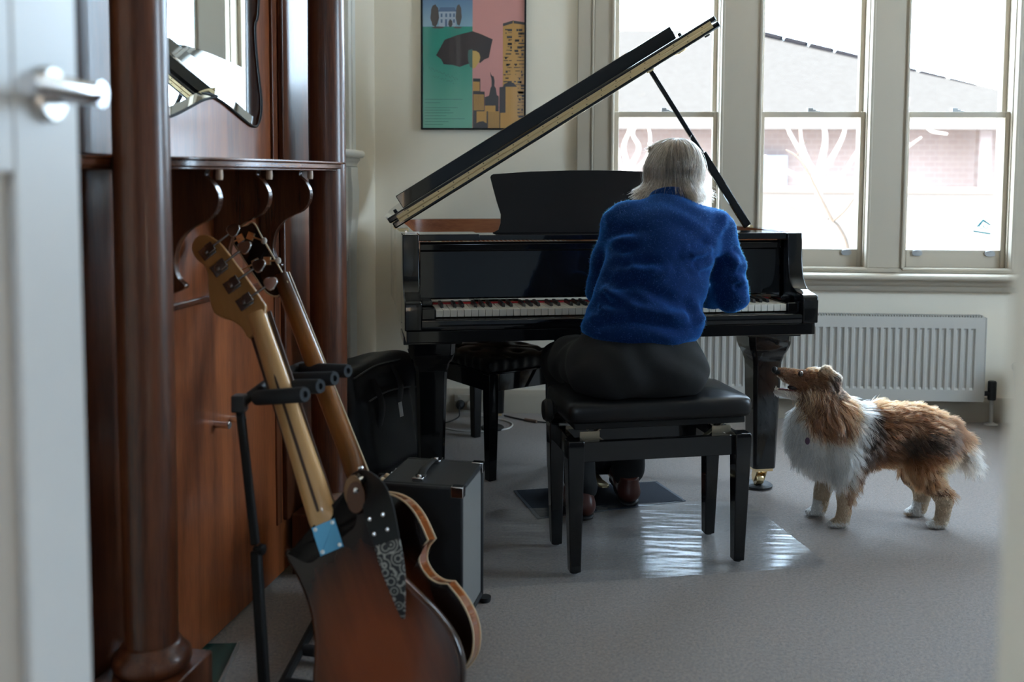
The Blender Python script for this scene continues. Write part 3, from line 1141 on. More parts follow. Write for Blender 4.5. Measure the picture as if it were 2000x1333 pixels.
def piano_leg(c):
    g = MB()
    g.box(c[0] - 0.10, c[0] + 0.10, c[1] - 0.10, c[1] + 0.10, 0.590, 0.617)
    prof_ = [(0.082, 0.5895), (0.080, 0.555), (0.074, 0.535), (0.062, 0.510), (0.055, 0.485), (0.0535, 0.45), (0.044, 0.086)]
    prof_.reverse()
    g.loft([sq_ring(c, r, r, z) for r, z in prof_])
    lo = g.build('leg', BLACK, pn, bevel=0.002)
    ca = MB()
    ca.obox((c[0], c[1], 0.0795), Xa, Ya, Za, 0.035, 0.035, 0.006)
    for s in (-1, 1):
        ca.prism([(-0.020, 0.073), (0.020, 0.073), (0.032, 0.045), (0.026, 0.026), (0.008, 0.026), (0.0, 0.04)], (c[0] + s * 0.018, c[1], 0), Ya, Za, Xa, -0.003, 0.003)
    ca.build('caster_fork', BRASS, lo, bevel=0.001)
    wh_ = MB().lathe([(0.004, -0.014), (0.022, -0.014), (0.0245, -0.010), (0.0245, 0.010), (0.022, 0.014), (0.004, 0.014)], 20, (c[0], c[1] + 0.018, 0.0335), Xa)
    wh_.build('caster_wheel', BRASS, lo)
    cu = MB().lathe([(0.002, 0.001), (0.052, 0.001), (0.054, 0.010), (0.048, 0.014), (0.036, 0.009), (0.002, 0.0088)], 28, (c[0], c[1] + 0.018, 0))
    cu.build('caster_cup', RUBBER, lo)


piano_leg((-0.615, 0.205))
piano_leg((0.62, 0.205))
piano_leg((-0.25, 1.19))
ly = MB()
for s in (-1, 1):
    ly.tube([(s * 0.10, 0.30, 0.62), (s * 0.095, 0.30, 0.4), (s * 0.075, 0.30, 0.13)], 0.014, 10)
    ly.bar((s * 0.08, 0.33, 0.12), (s * 0.10, 0.62, 0.655), 0.012, 0.012)
ly.box(-0.13, 0.13, 0.26, 0.36, 0.06, 0.13)
ly.box(-0.14, 0.14, 0.26, 0.34, 0.59, 0.62)
ly.build('pedal_lyre', BLACK, pn, bevel=0.003)
for k in (-1, 0, 1):
    pd_ = MB()
    pr = [(0.0, 0.28), (-0.014, 0.26), (-0.012, 0.20), (-0.019, 0.16), (-0.019, 0.135), (-0.010, 0.122), (0.010, 0.122), (0.019, 0.135), (0.019, 0.16), (0.012, 0.20), (0.014, 0.26)]
    pd_.prism(pr, (k * 0.062, 0.0, 0), Xa, Ya, Za, 0.055, 0.063)
    pd_.build('pedal', BRASS, pn, bevel=0.002)
# ================================================================== radiator, poster, fireplace, bin, socket
RADM = mat('radiator_white', (0.50, 0.49, 0.46), 0.34)
RX0, RX1, RZ0_, RZ1_ = 0.34, 1.926, 0.118, 0.512
rd = thing('radiator', 'white ribbed panel radiator on the wall under the windows', 'radiator', ((RX0 + RX1) / 2, WY, 0))
hw = (RX1 - RX0) / 2
pitch = 0.0334
nr = int((2 * hw - 0.06) / pitch)
xsr = [(-hw, 0)]
x = -nr * pitch / 2
for k in range(nr):
    xc = x + (k + 0.5) * pitch
    xsr += [(xc - 0.0105, 0), (xc - 0.0065, 1), (xc + 0.0065, 1), (xc + 0.0105, 0)]
xsr.append((hw, 0))
zs = [(RZ0_, 0), (RZ0_ + 0.052, 0), (RZ0_ + 0.062, 1), (RZ1_ - 0.058, 1), (RZ1_ - 0.050, 0), (RZ1_, 0)]
v_ = []
for z, dz in zs:
    for xx, dx in xsr:
        v_.append((xx, -0.098 + 0.009 * dz * dx, z))
m_ = len(xsr)
f_ = [(i * m_ + j, i * m_ + j + 1, (i + 1) * m_ + j + 1, (i + 1) * m_ + j) for i in range(len(zs) - 1) for j in range(m_ - 1)]
fp = MB().add(v_, f_)
fp.box(-hw, hw, -0.0975, -0.086, RZ1_ - 0.004, RZ1_ + 0.002)
fp.box(-hw, hw, -0.0975, -0.086, RZ0_ - 0.003, RZ0_ + 0.004)
fp.build('front_panel', RADM, rd, angle=20)
MB().box(-hw, hw, -0.046, -0.034, RZ0_ + 0.005, RZ1_ - 0.002).build('rear_panel', RADM, rd, bevel=0.003)
for s in (-1, 1):
    MB().box(s * hw - 0.002, s * hw + 0.002, -0.1, -0.03, RZ0_ + 0.004, RZ1_ + 0.002).build('side_cover', RADM, rd)
gr = MB()
for k in range(int(2 * hw / 0.0125)):
    xx = -hw + 0.008 + k * 0.0125
    gr.box(xx, xx + 0.006, -0.086, -0.036, RZ1_ + 0.001, RZ1_ + 0.009)
gr.build('top_grille', RADM, rd, smooth=False)
for s in (-0.6, 0.6):
    MB().box(s * hw - 0.015, s * hw + 0.015, -0.04, -0.0005, RZ0_ + 0.06, RZ1_ - 0.06).build('wall_bracket', RADM, rd)
vx = hw + 0.05
vp = MB()
vp.tube([(hw - 0.004, -0.066, 0.150), (vx, -0.066, 0.150)], 0.012, 12)
vp.lathe([(0.017, 0.12), (0.019, 0.13), (0.019, 0.205), (0.016, 0.21)], 16, (vx, -0.066, 0))
vp.build('valve', RUBBER, rd)
pp = MB()
pp.tube([(vx, -0.066, 0.0), (vx, -0.066, 0.125)], 0.0085, 12)
pp.lathe([(0.03, 0.0), (0.03, 0.004), (0.012, 0.012)], 20, (vx, -0.066, 0))
pp.build('pipe', RADM, rd)

# framed film poster
PW, PH = 0.507, 0.75
po = thing('framed_poster', 'framed poster, half teal half pink, with black umbrella and golden skyline', 'poster', (-0.742, WY - 0.022, 1.386))
fr = MB()
for b_ in ((0, 0.008, 0, PH), (PW - 0.008, PW, 0, PH), (0.008, PW - 0.008, 0, 0.008), (0.008, PW - 0.008, PH - 0.008, PH)):
    fr.box(b_[0], b_[1], 0, 0.022, b_[2], b_[3])
fr.build('frame', MATTE, po, bevel=0.001)
print_cols = dict(pink=(0.60, 0.275, 0.26), sky=None, sea=None, umb=(0.042, 0.03, 0.03), gold=(0.50, 0.27, 0.075), dark=(0.055, 0.048, 0.05), white=(0.40, 0.46, 0.55), roof=(0.10, 0.16, 0.27), tree=(0.09, 0.075, 0.07), face=(0.56, 0.36, 0.11), hair=(0.05, 0.13, 0.11), text=(0.05, 0.15, 0.14))


def ramp_mat(name, a, b, z0, z1):
    m = mat(name, a, 0.35, coat=1.0, coat_rough=0.03)
    nt = m.node_tree
    tc = nt.nodes.new('ShaderNodeTexCoord')
    sx = nt.nodes.new('ShaderNodeSeparateXYZ')
    mr = nt.nodes.new('ShaderNodeMapRange')
    mr.inputs['From Min'].default_value = z0
    mr.inputs['From Max'].default_value = z1
    mx = nt.nodes.new('ShaderNodeMix')
    mx.data_type = 'RGBA'
    mx.inputs['A'].default_value = (*a, 1)
    mx.inputs['B'].default_value = (*b, 1)
    nt.links.new(tc.outputs['Object'], sx.inputs[0])
    nt.links.new(sx.outputs['Z'], mr.inputs['Value'])
    nt.links.new(mr.outputs[0], mx.inputs['Factor'])
    nt.links.new(mx.outputs['Result'], nt.nodes['Principled BSDF'].inputs['Base Color'])
    return m


pmats, pidx = [], {}
for kk, cc in print_cols.items():
    if kk == 'sky':
        mm = ramp_mat('print_sky', (0.26, 0.42, 0.52), (0.03, 0.10, 0.30), 0.49, 0.70)
    elif kk == 'sea':
        mm = ramp_mat('print_sea', (0.17, 0.44, 0.33), (0.025, 0.24, 0.185), 0.02, 0.36)
    else:
        mm = mat('print_' + kk, cc, 0.35, coat=1.0, coat_rough=0.03)
    pidx[kk] = len(pmats)
    pmats.append(mm)
pr = MB()


def zp(x, y):                         # drawing grid of the print, in thousandths as sketched
    return ((x - 115) * 0.507 / 1015.0, (1262 - y) * 0.507 / 1015.0)


def shape(pts, c, lay):
    y = 0.0115 - 0.00025 * lay
    q = [zp(*p) for p in pts]
    n = len(q)
    area = sum(q[i][0] * q[(i + 1) % n][1] - q[(i + 1) % n][0] * q[i][1] for i in range(n))
    if area < 0:
        q.reverse()
    pr.add([(a, y, b) for a, b in q], [tuple(range(n))], pidx[c])


shape([(128, 275), (614, 275), (614, -240), (128, -240)], 'sky', 0)
shape([(128, 1248), (614, 1248), (614, 275), (128, 275)], 'sea', 0)
shape([(614, 1248), (1116, 1248), (1116, -240), (614, -240)], 'pink', 0)
shape([(288, 275), (288, 130), (452, 130), (452, 275)], 'white', 1)
shape([(280, 132), (300, 92), (440, 92), (460, 132)], 'roof', 2)
for wy_ in (150, 205):
    for wx_ in (305, 350, 390, 425):
        shape([(wx_, wy_ + 34), (wx_, wy_), (wx_ + 18, wy_), (wx_ + 18, wy_ + 34)], 'roof', 2)
shape([(348, 275), (348, 205), (368, 205), (368, 275)], 'roof', 3)
for cx_, cy_, rx_, ry_ in ((248, 170, 40, 105), (480, 165, 28, 100), (400, 245, 20, 36), (280, 283, 60, 10), (470, 284, 40, 9)):
    shape([(cx_ + rx_ * math.cos(t) * (1 + 0.08 * math.sin(7 * t)), cy_ + ry_ * math.sin(t) * (1 + 0.05 * math.cos(9 * t))) for t in [k * math.pi / 14 for k in range(28)]], 'tree', 3)
shape([(262, 548), (345, 400), (470, 355), (615, 320), (615, 320), (700, 350), (808, 398), (790, 480), (772, 572), (730, 588), (690, 622), (640, 600), (590, 625), (545, 640), (490, 660), (420, 640), (335, 634), (310, 585)], 'umb', 4)
shape([(575, 500), (614, 490), (614, 670), (590, 660), (572, 600), (568, 540)], 'hair', 5)
shape([(614, 505), (650, 508), (680, 530), (690, 570), (680, 610), (660, 640), (640, 670), (614, 675)], 'face', 5)
# skyline of plain golden blocks
shape([(907, 1248), (907, 250), (1003, 222), (1116, 240), (1116, 1248)], 'gold', 2)
shape([(907, 275), (907, 248), (1003, 220), (1116, 238), (1116, 262), (1003, 246)], 'dark', 3)
rs = random.Random(3)
for k in range(26):
    yy = 300 + k * 33
    for (xa, xb) in ((910, 994), (1014, 1112)):
        for j in range(3):
            x0_ = rs.uniform(xa, xb - 14)
            x1_ = min(xb, x0_ + rs.uniform(10, 52))
            h_ = rs.choice((5, 7, 12, 22))
            shape([(x0_, yy + h_), (x0_, yy), (x1_, yy), (x1_, yy + h_)], 'dark', 3)
shape([(1001, 1248), (1001, 226), (1009, 226), (1009, 1248)], 'gold', 4)
shape([(735, 1248), (735, 950), (775, 935), (790, 860), (800, 845), (800, 790), (792, 735), (798, 735), (806, 750), (818, 748), (828, 790), (826, 845), (840, 862), (850, 930), (868, 940), (868, 1248)], 'dark', 5)
shape([(792, 760), (784, 712), (788, 712), (798, 752)], 'dark', 5)
shape([(876, 1248), (876, 855), (910, 850), (920, 825), (960, 808), (1010, 812), (1045, 850), (1045, 900), (935, 905), (935, 1248)], 'dark', 6)
shape([(935, 1248), (935, 850), (1050, 850), (1050, 1248)], 'gold', 7)
shape([(620, 1248), (620, 770), (690, 772), (690, 895), (732, 897), (732, 1248)], 'dark', 6)
shape([(620, 890), (620, 800), (684, 802), (684, 890)], 'gold', 7)
shape([(624, 1075), (624, 922), (726, 924), (726, 1075)], 'gold', 7)
shape([(735, 1085), (735, 1030), (838, 1030), (838, 1085)], 'gold', 7)
shape([(655, 1205), (655, 1085), (752, 1085), (752, 1205)], 'gold', 8)
shape([(765, 1248), (765, 1085), (876, 1085), (876, 1248)], 'gold', 8)
shape([(885, 1248), (885, 1100), (1000, 1095), (1000, 1248)], 'gold', 8)
shape([(620, 1248), (620, 1215), (680, 1185), (720, 1180), (765, 1210), (765, 1248)], 'dark', 9)
for k in range(9):
    shape([(628 + k * 11, 1070), (628 + k * 11, 926), (630.5 + k * 11, 926), (630.5 + k * 11, 1070)], 'dark', 8)
    shape([(770 + k * 12, 1245), (770 + k * 12, 1090), (772.5 + k * 12, 1090), (772.5 + k * 12, 1245)], 'dark', 9)
# faint handwriting and small print
for k in range(22):
    xx = 190 + k * 13
    yy = 665 + 5.2 * k + 9 * math.sin(k * 2.1)
    shape([(xx, yy + 5), (xx, yy), (xx + 11, yy + 4 + 8 * math.sin(k * 1.7)), (xx + 11, yy + 9 + 8 * math.sin(k * 1.7))], 'text', 1)
for k in range(16):
    xx = 230 + k * 13
    yy = 745 + 5 * k * 0.8 + 9 * math.sin(k * 2.6)
    shape([(xx, yy + 4), (xx, yy), (xx + 10, yy + 7 * math.sin(k * 1.3)), (xx + 10, yy + 4 + 7 * math.sin(k * 1.3))], 'text', 1)
for k, (yy, xe) in enumerate(((968, 520), (1000, 300), (1048, 470), (1072, 400), (1098, 430), (1126, 360), (1155, 540), (1182, 380), (1210, 330))):
    shape([(150, yy + 4), (150, yy), (xe, yy), (xe, yy + 4)], 'text', 1)
pr.build('print', pmats, po, smooth=False)

# white fireplace mantel on the left wall
mt = thing('fireplace_mantel', 'white painted mantelpiece on the left wall beyond the hallstand', 'mantelpiece', (LX, 0, 0))
MW = mat('mantel_white', (0.84, 0.84, 0.80), 0.3)
MY0, MY1 = 3.66, 4.33
shp = [(0, 1.272), (0.046, 1.272), (0.054, 1.266), (0.057, 1.256), (0.054, 1.246), (0.046, 1.240), (0.036, 1.240), (0.035, 1.228), (0.028, 1.222), (0.022, 1.212), (0.022, 1.205), (0.016, 1.200), (0, 1.200)]
MB().prism(shp, (0, 0, 0), Xa, Za, Ya, MY0, MY1).build('mantel_shelf', MW, mt, angle=50)
for y0, y1 in ((MY0, MY0 + 0.13), (MY1 - 0.15, MY1 - 0.02)):
    pv_ = [(0, 0), (0.034, 0), (0.034, 0.18), (0.022, 0.19), (0.022, 0.80), (0.026, 0.92), (0.034, 1.02), (0.036, 1.10), (0.030, 1.17), (0.030, 1.2), (0, 1.2)]
    MB().prism(pv_, (0, 0, 0), Xa, Za, Ya, y0, y1).build('pilaster', MW, mt, bevel=0.003, angle=50)
MB().box(0.0, 0.016, MY0 + 0.13, MY1 - 0.15, 0.80, 1.2).build('frieze', MW, mt, bevel=0.002)
MB().box(0.0, 0.008, MY0 + 0.13, MY1 - 0.15, 0.0, 0.80).build('fireback', MW, mt)
of = MB()
of.box(0, 0.022, MY1 - 0.15, MY1 - 0.06, 1.272, 2.5)
of.box(0, 0.03, MY1 - 0.105, MY1 - 0.055, 1.272, 2.5)
of.box(0, 0.022, MY0 + 0.02, MY0 + 0.10, 1.272, 2.5)
of.box(0, 0.022, MY0 + 0.10, MY1 - 0.15, 2.42, 2.5)
of.build('overmantel_frame', MW, mt, bevel=0.003)
MB().box(0, 0.008, MY0 + 0.10, MY1 - 0.15, 1.272, 2.42).build('overmantel_panel', mat('cream_panel', (0.55, 0.51, 0.42), 0.5), mt)

# waste paper bin
bn_c = (2.125, 4.60)
bn = thing('waste_bin', 'mottled grey paper bin by the wall right of the radiator', 'bin', (bn_c[0], bn_c[1], 0))
BINM = mat('bin_paper', (0.46, 0.43, 0.40), 0.6, noise=(16, 0.8), col2=(0.26, 0.24, 0.23))
MB().lathe([(0.085, 0.0), (0.088, 0.004), (0.118, 0.30), (0.121, 0.305), (0.121, 0.312), (0.116, 0.312), (0.113, 0.30), (0.083, 0.012), (0.002, 0.010)], 40).build('body', BINM, bn)
MB().lathe([(0.1175, 0.292), (0.1225, 0.294), (0.1235, 0.308), (0.119, 0.316), (0.1155, 0.31)], 40, caps=False).build('rim', mat('bin_rim', (0.16, 0.14, 0.13), 0.5), bn)
PAPER = mat('paper_cream', (0.74, 0.70, 0.50), 0.8)
for k in range(7):
    a = 2.3 * k
    c = np.array((2.105 + 0.035 * math.cos(a), 4.585 + 0.03 * math.sin(a), 0.285 + 0.013 * k))
    pm_ = MB()
    n_ = unit((math.sin(a * 1.7) * 0.7, math.cos(a) * 0.7, 1))
    ax_, ay_, _ = frame_of(n_)
    q = []
    for t in range(9):
        r = 0.030 + 0.012 * math.sin(3 * t + k)
        q.append((r * math.cos(t * 0.698), r * math.sin(t * 0.698)))
    pm_.prism(q, c, ax_, ay_, n_, -0.002, 0.002 + 0.008 * (k % 3))
    tag(pm_.build('paper_scrap', PAPER), 'crumpled cream paper scrap in the waste bin', 'paper', 'paper scraps in the bin')

# wall socket, plug and leads
so_ = thing('power_socket', 'white double power socket on the skirting board under the piano', 'socket', (-0.522, WY - 0.0225, 0.056))
MB().box(-0.055, 0.055, -0.012, 0, -0.036, 0.036).build('plate', TRIM, so_, bevel=0.003)
for s in (-0.03, 0.03):
    sw = MB().box(s - 0.008, s + 0.008, -0.016, -0.012, 0.016, 0.028)
    sw.build('switch', TRIM, so_, bevel=0.001)
pb1 = MB()
pb1.lathe([(0.021, 0.0), (0.023, 0.006), (0.021, 0.03), (0.012, 0.042), (0.006, 0.05)], 16, (-0.545, WY - 0.0365, 0.045), (0, -1, 0))
tag(pb1.build('black_plug', RUBBER), 'black plug in the left outlet of the skirting socket', 'plug')
wpl = thing('white_lead', 'white power lead looping over the carpet under the piano', 'cable', (0, 0, 0))
pl2 = MB()
pl2.lathe([(0.019, 0.0), (0.021, 0.006), (0.019, 0.035), (0.012, 0.05), (0.005, 0.062)], 16, (-0.492, WY - 0.0365, 0.045), (0, -1, 0))
WPL = mat('white_plastic', (0.62, 0.61, 0.58), 0.4)
pl2.build('plug', WPL, wpl)
cp = [np.array((-0.492, WY - 0.098, 0.045)), np.array((-0.48, WY - 0.13, 0.025)), at_z(936, 812, 0.004), at_z(960, 818, 0.004), at_z(985, 821, 0.004), at_z(1001, 829, 0.004), at_z(990, 838, 0.004), at_z(950, 843, 0.004), at_z(900, 842, 0.004), at_z(862, 835, 0.004), at_z(835, 828, 0.004)]
MB().tube(spline(cp, 8), 0.0036, 8).build('cord', WPL, wpl)
cp = [at_z(795, 829, 0.004), at_z(830, 830, 0.004), at_z(870, 826, 0.004), np.array((-0.545, WY - 0.14, 0.005)), np.array((-0.545, WY - 0.10, 0.03)), np.array((-0.545, WY - 0.088, 0.045))]
tag(MB().tube(spline(cp, 8), 0.003, 8).build('black_lead', RUBBER), 'thin black lead running from the plug to behind the piano leg', 'cable')
cp = [at_z(985, 812, 0.004), at_z(1015, 819, 0.004), at_z(1050, 824, 0.004), at_z(1082, 826, 0.004), at_z(1110, 822, 0.004), at_z(1150, 815, 0.004)]
bl = thing('brown_lead', 'dark lead with a brown joiner lying along the skirting', 'cable', (0, 0, 0))
MB().tube(spline(cp, 8), 0.0035, 8).build('cord', RUBBER, bl)
MB().tube([at_z(1025, 820, 0.0075), at_z(1048, 824, 0.0075)], 0.0075, 10).build('joiner', mat('brown_plastic', (0.16, 0.10, 0.07), 0.5), bl)

# ================================================================== hallstand
OAK = wood('dark_oak', (0.040, 0.011, 0.005), (0.16, 0.048, 0.018), 0.34, 0.22, axis='Z')
OAKY = wood('dark_oak_rail', (0.040, 0.011, 0.005), (0.16, 0.048, 0.018), 0.27, 0.3, axis='Y')
OAKP = wood('oak_panel', (0.10, 0.026, 0.009), (0.30, 0.088, 0.028), 0.33, 0.22, axis='Z')
# the stand is set a few degrees off the wall; x runs into the room, y along the stand, from the near column
HSA = math.radians(-7.0)
HSO = np.array((-0.837, 1.888, 0.0))
HSX = np.array((math.cos(HSA), math.sin(HSA), 0.0))
HSY = np.array((-math.sin(HSA), math.cos(HSA), 0.0))
C2Y = 0.985
hsd = thing('hallstand', 'tall dark timber hallstand with round columns, shaped mirror and coat brackets', 'hallstand', tuple(HSO), HSA)


def hs(px, py, x):
    q = on_plane(px, py, HSX, HSO + HSX * x) - HSO
    return (float(q @ HSY), float(q[2]))


BX = -0.100                                  # face of the back boards
BK = -0.108
MB().box(BK, BX, -0.118, 1.115, 0.02, 0.866).build('lower_panel', OAKP, hsd, bevel=0.001)
MB().box(BK, BX - 0.003, -0.118, 1.115, 0.868, 1.18).build('middle_panel', OAKP, hsd, bevel=0.001)
MB().box(BX - 0.002, BX + 0.008, 0.18, 0.805, 0.860, 0.876).build('rail', OAKY, hsd, bevel=0.003)
MB().box(BK, BX - 0.003, -0.118, 1.115, 1.204, 2.62).build('upper_panel', OAKP, hsd, bevel=0.001)
for y0, y1 in ((0.874, 1.108), (-0.115, 0.111)):
    pz_ = MB()
    pz_.box(BX - 0.002, BX + 0.014, y0, y1, 0.17, 1.18)
    pz_.box(BX - 0.002, BX + 0.014, y0, y1, 1.205, 2.62)
    pz_.build('pilaster', OAK, hsd, bevel=0.004)
for y0 in (0.825, 0.125):
    MB().box(BX - 0.002, BX + 0.005, y0, y0 + 0.030, 0.17, 2.62).build('stile', OAK, hsd, bevel=0.002)
for cyy in (0.0, C2Y):
    cp_ = [(0.0515, 0.235), (0.0535, 0.60), (0.054, 1.0), (0.053, 1.5), (0.050, 2.0), (0.046, 2.5), (0.046, 2.6)]
    MB().lathe(cp_, 40, (0, cyy, 0)).build('column', OAK, hsd)
    MB().lathe([(0.052, 0.236), (0.058, 0.232), (0.061, 0.226), (0.066, 0.220), (0.075, 0.210), (0.077, 0.198), (0.074, 0.188), (0.068, 0.181)], 40, (0, cyy, 0)).build('column_base', OAK, hsd)
    MB().box(-0.085, 0.085, cyy - 0.088, cyy + 0.088, 0, 0.18).build('plinth', OAK, hsd, bevel=0.004)
edge = [tuple(q) for q in spline([(0.040, 1.035), (0.058, 0.96), (0.066, 0.75), (0.068, 0.49), (0.062, 0.26), (0.036, 0.13), (-0.008, 0.060), (-0.034, 0.0), (-0.040, -0.06), (-0.042, -0.118)], 5)]
sh = MB()
for z0, z1, inset in ((1.198, 1.204, 0.0), (1.184, 1.198, 0.007), (1.178, 1.184, 0.016)):
    sh.prism([(BK, -0.118), (BK, 1.11), (-0.05, 1.11)] + [(a_ - inset, b_) for a_, b_ in edge] , (0, 0, 0), Xa, Ya, Za, z0, z1)
sh.build('shelf', OAKY, hsd, bevel=0.002)
DARKW = wood('deep_oak', (0.03, 0.011, 0.006), (0.10, 0.034, 0.014), 0.25, 0.5, axis='Z')  # darker oak for the coat brackets and inlay
DOW = mat('pale_dowel', (0.5, 0.36, 0.26), 0.4)
for k, yy in enumerate((0.236, 0.4925, 0.752)):
    q = [(BX, 1.178), (0.018, 1.178), (0.014, 1.166), (0.026, 1.155), (0.036, 1.142), (0.044, 1.125), (0.045, 1.108), (0.038, 1.088), (0.020, 1.070), (-0.006, 1.058), (-0.030, 1.044), (-0.050, 1.020), (-0.060, 0.99), (-0.062, 0.965), (-0.055, 0.940), (-0.038, 0.925), (-0.045, 0.915), (-0.07, 0.905), (BX, 0.90)]
    q = [q[0]] + [tuple(pp2) for pp2 in spline(q[1:-1], 3)] + [q[-1]]
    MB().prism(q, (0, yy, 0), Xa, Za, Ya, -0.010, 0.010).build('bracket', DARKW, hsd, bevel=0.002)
    MB().lathe([(0.007, 0), (0.008, 0.008), (0.007, 0.022)], 12, (0.040, yy + 0.004, 1.156)).build('dowel', DOW, hsd)
for yy, zz in ((0.472, 0.551), (0.554, 0.545)):
    MB().lathe([(0.008, 0), (0.0085, 0.004), (0.0085, 0.030), (0.0095, 0.033), (0.0095, 0.038), (0.008, 0.040)], 16, (BX, yy, zz), Xa).build('peg', CHROME, hsd)
MB().prism([(0.27, 0.927), (0.30, 0.942), (0.33, 0.927), (0.30, 0.912)], (BX - 0.003, 0, 0), Ya, Za, Xa, 0, 0.002).build('inlay', DARKW, hsd)
# shaped bevelled mirror, the same on both sides of its middle
mo = [hs(px, py, BX) for px, py in ((505, 0), (498, 50), (500, 100), (505, 150), (510, 195), (509, 225), (503, 244), (494, 247), (478, 236), (458, 219), (435, 200), (410, 186), (390, 181))]
cy_m = 0.4925
mo.append((cy_m, mo[-1][1] + 0.001)) if mo[-1][0] - cy_m > 0.03 else None
right = [(mo[1][0] - 0.02, 2.15), (mo[0][0] + 0.015, 2.02)] + mo
left = [(2 * cy_m - a_, b_) for a_, b_ in reversed(right[:-1])]
mout = [tuple(q) for q in spline(right + left, 4, True)]
mc = np.array((cy_m, 1.75))
mir = MB()
cen = len(mout)
inn = []
for i, q0 in enumerate(mout):
    d = np.array(mout[(i + 1) % cen]) - np.array(mout[i - 1])
    nrm = unit((d[1], -d[0]))
    if nrm @ (mc - np.array(q0)) < 0:
        nrm = -nrm
    inn.append(np.array(q0) + nrm * 0.024)
e0 = [(BX - 0.002, a_, b_) for a_, b_ in mout]
e1 = [(BX + 0.0015, a_, b_) for a_, b_ in mout]
e2 = [(BX + 0.0040, a_, b_) for a_, b_ in inn]
F_ = []
for i in range(cen):
    j = (i + 1) % cen
    F_ += [(i, j, cen + j, cen + i), (cen + i, cen + j, 2 * cen + j, 2 * cen + i)]
F_.append(tuple(range(2 * cen, 3 * cen)))
mir.add(e0 + e1 + e2, F_)
mir.build('mirror', mat('mirror_silver', (0.84, 0.89, 0.90), 0.012, 1.0), hsd, angle=3)
MB().tube([(BX + 0.001, a_, b_) for a_, b_ in mout], 0.0035, 6, closed=True).build('mirror_edge', MATTE, hsd)
tray = thing('drip_tray', 'dark green slab on the carpet behind the near hallstand plinth', 'tray', tuple(HSO), HSA + math.radians(13.3))
MB().box(-0.02, 0.067, 0.215, 0.446, 0.0, 0.012).build('base', mat('green_enamel', (0.012, 0.045, 0.035), 0.3), tray, bevel=0.002)
MB().box(0.0672, 0.0707, 0.215, 0.446, 0.0, 0.015).build('edge_strip', STEEL, tray)

# ================================================================== door and jamb by the camera
dr = s_empty('door_1', (-0.505, 0.455, 0.012), 0.0)
e_pt = at_depth(164, 640, 1.02)
ang = math.atan2(e_pt[1] - 0.455, e_pt[0] + 0.505)
DW = math.hypot(e_pt[1] - 0.455, e_pt[0] + 0.505)
dr.rotation_euler = (0, 0, ang)
DOORM = mat('door_white', (0.60, 0.60, 0.59), 0.36)
PANM = mat('door_panel', (0.40, 0.36, 0.31), 0.45)
dm = MB()
for b_ in ((DW - 0.115, DW, 0, 2.05), (0, 0.115, 0, 2.05), (0.115, DW - 0.115, 0, 0.2), (0.115, DW - 0.115, 1.158, 1.33), (0.115, DW - 0.115, 1.93, 2.05)):
    dm.box(b_[0], b_[1], 0.0, 0.04, b_[2], b_[3])
dm.build('leaf', DOORM, dr, bevel=0.003)
for z0, z1 in ((0.2, 1.158), (1.33, 1.93)):
    MB().box(0.115, DW - 0.115, 0.008, 0.018, z0, z1).build('panel', PANM, dr, smooth=False)
hz = 1.232
hx = DW - 0.062
hd = MB()
hd.lathe([(0.0265, 0.0), (0.0265, 0.007), (0.024, 0.010)], 28, (hx, 0.0, hz), (0, -1, 0))
hd.build('rose', STEEL, dr)
hd = MB()
hd.tube([(hx, -0.008, hz), (hx, -0.050, hz)], 0.0095, 16)
hd.tube(spline([(hx, -0.042, hz), (hx - 0.012, -0.054, hz), (hx - 0.04, -0.056, hz), (hx - 0.12, -0.052, hz)], 6), 0.0095, 16)
hd.lathe([(0.012, 0), (0.012, 0.006)], 16, (hx, -0.050, hz), (0, -1, 0))
hd.build('lever', CHROME, dr)
jm = s_empty('trim_3')
JAMBM = mat('jamb_paint', (0.62, 0.53, 0.41), 0.5)
jx = float(at_depth(1968, 700, 0.62)[0])
MB().box(jx, DX1 + 0.02, FRONT - 0.16, 0.63, 0, 2.2).build('door_lining', JAMBM, jm, bevel=0.006)
MB().box(DX1, DX1 + 0.14, FRONT, 0.615, 0, 2.2).build('architrave', JAMBM, jm, bevel=0.006)
# ================================================================== adjustable bench under the player
LEATHER = mat('black_leather', (0.007, 0.0066, 0.007), 0.33, spec=0.35, bump=(140, 0.12, 0.001))
BEN = (0.228, 3.02, 0.0)
BTH = math.radians(14.6)
BEN = (BEN[0], BEN[1], 0.0085)
bn2 = thing('piano_bench', 'adjustable black piano bench with padded leather seat under the player', 'bench', BEN, BTH)


def cushion(hx, hy, z0, z1, puff, n=28, crease=0.0):
    """closed padded block: superellipse plan, domed top"""
    prof = [(0.90, z0), (0.975, z0 + 0.004), (1.0, z0 + 0.016), (1.003, (z0 + z1) / 2), (0.995, z1 - 0.016), (0.975, z1 - 0.006), (0.93, z1 + 0.001), (0.8, z1 + 0.25 * puff), (0.6, z1 + 0.6 * puff), (0.35, z1 + 0.88 * puff), (0.0, z1 + puff)]
    mb = MB()
    rings = []
    for k, z in prof:
        r = []
        for j in range(n * 4):
            t = 2 * math.pi * j / (n * 4)
            c, s = math.cos(t), math.sin(t)
            e = 0.16
            x = hx * math.copysign(abs(c) ** e, c)
            y = hy * math.copysign(abs(s) ** e, s)
            off = (1 - k) * min(hx, hy)
            kk = max(k, 0.002)
            r.append((x * ((hx - off) / hx if k > 0.3 else kk * (hx - 0.7 * hy) / (0.3 * hx)), y * kk, z))
        rings.append(r)
    return mb.loft(rings)


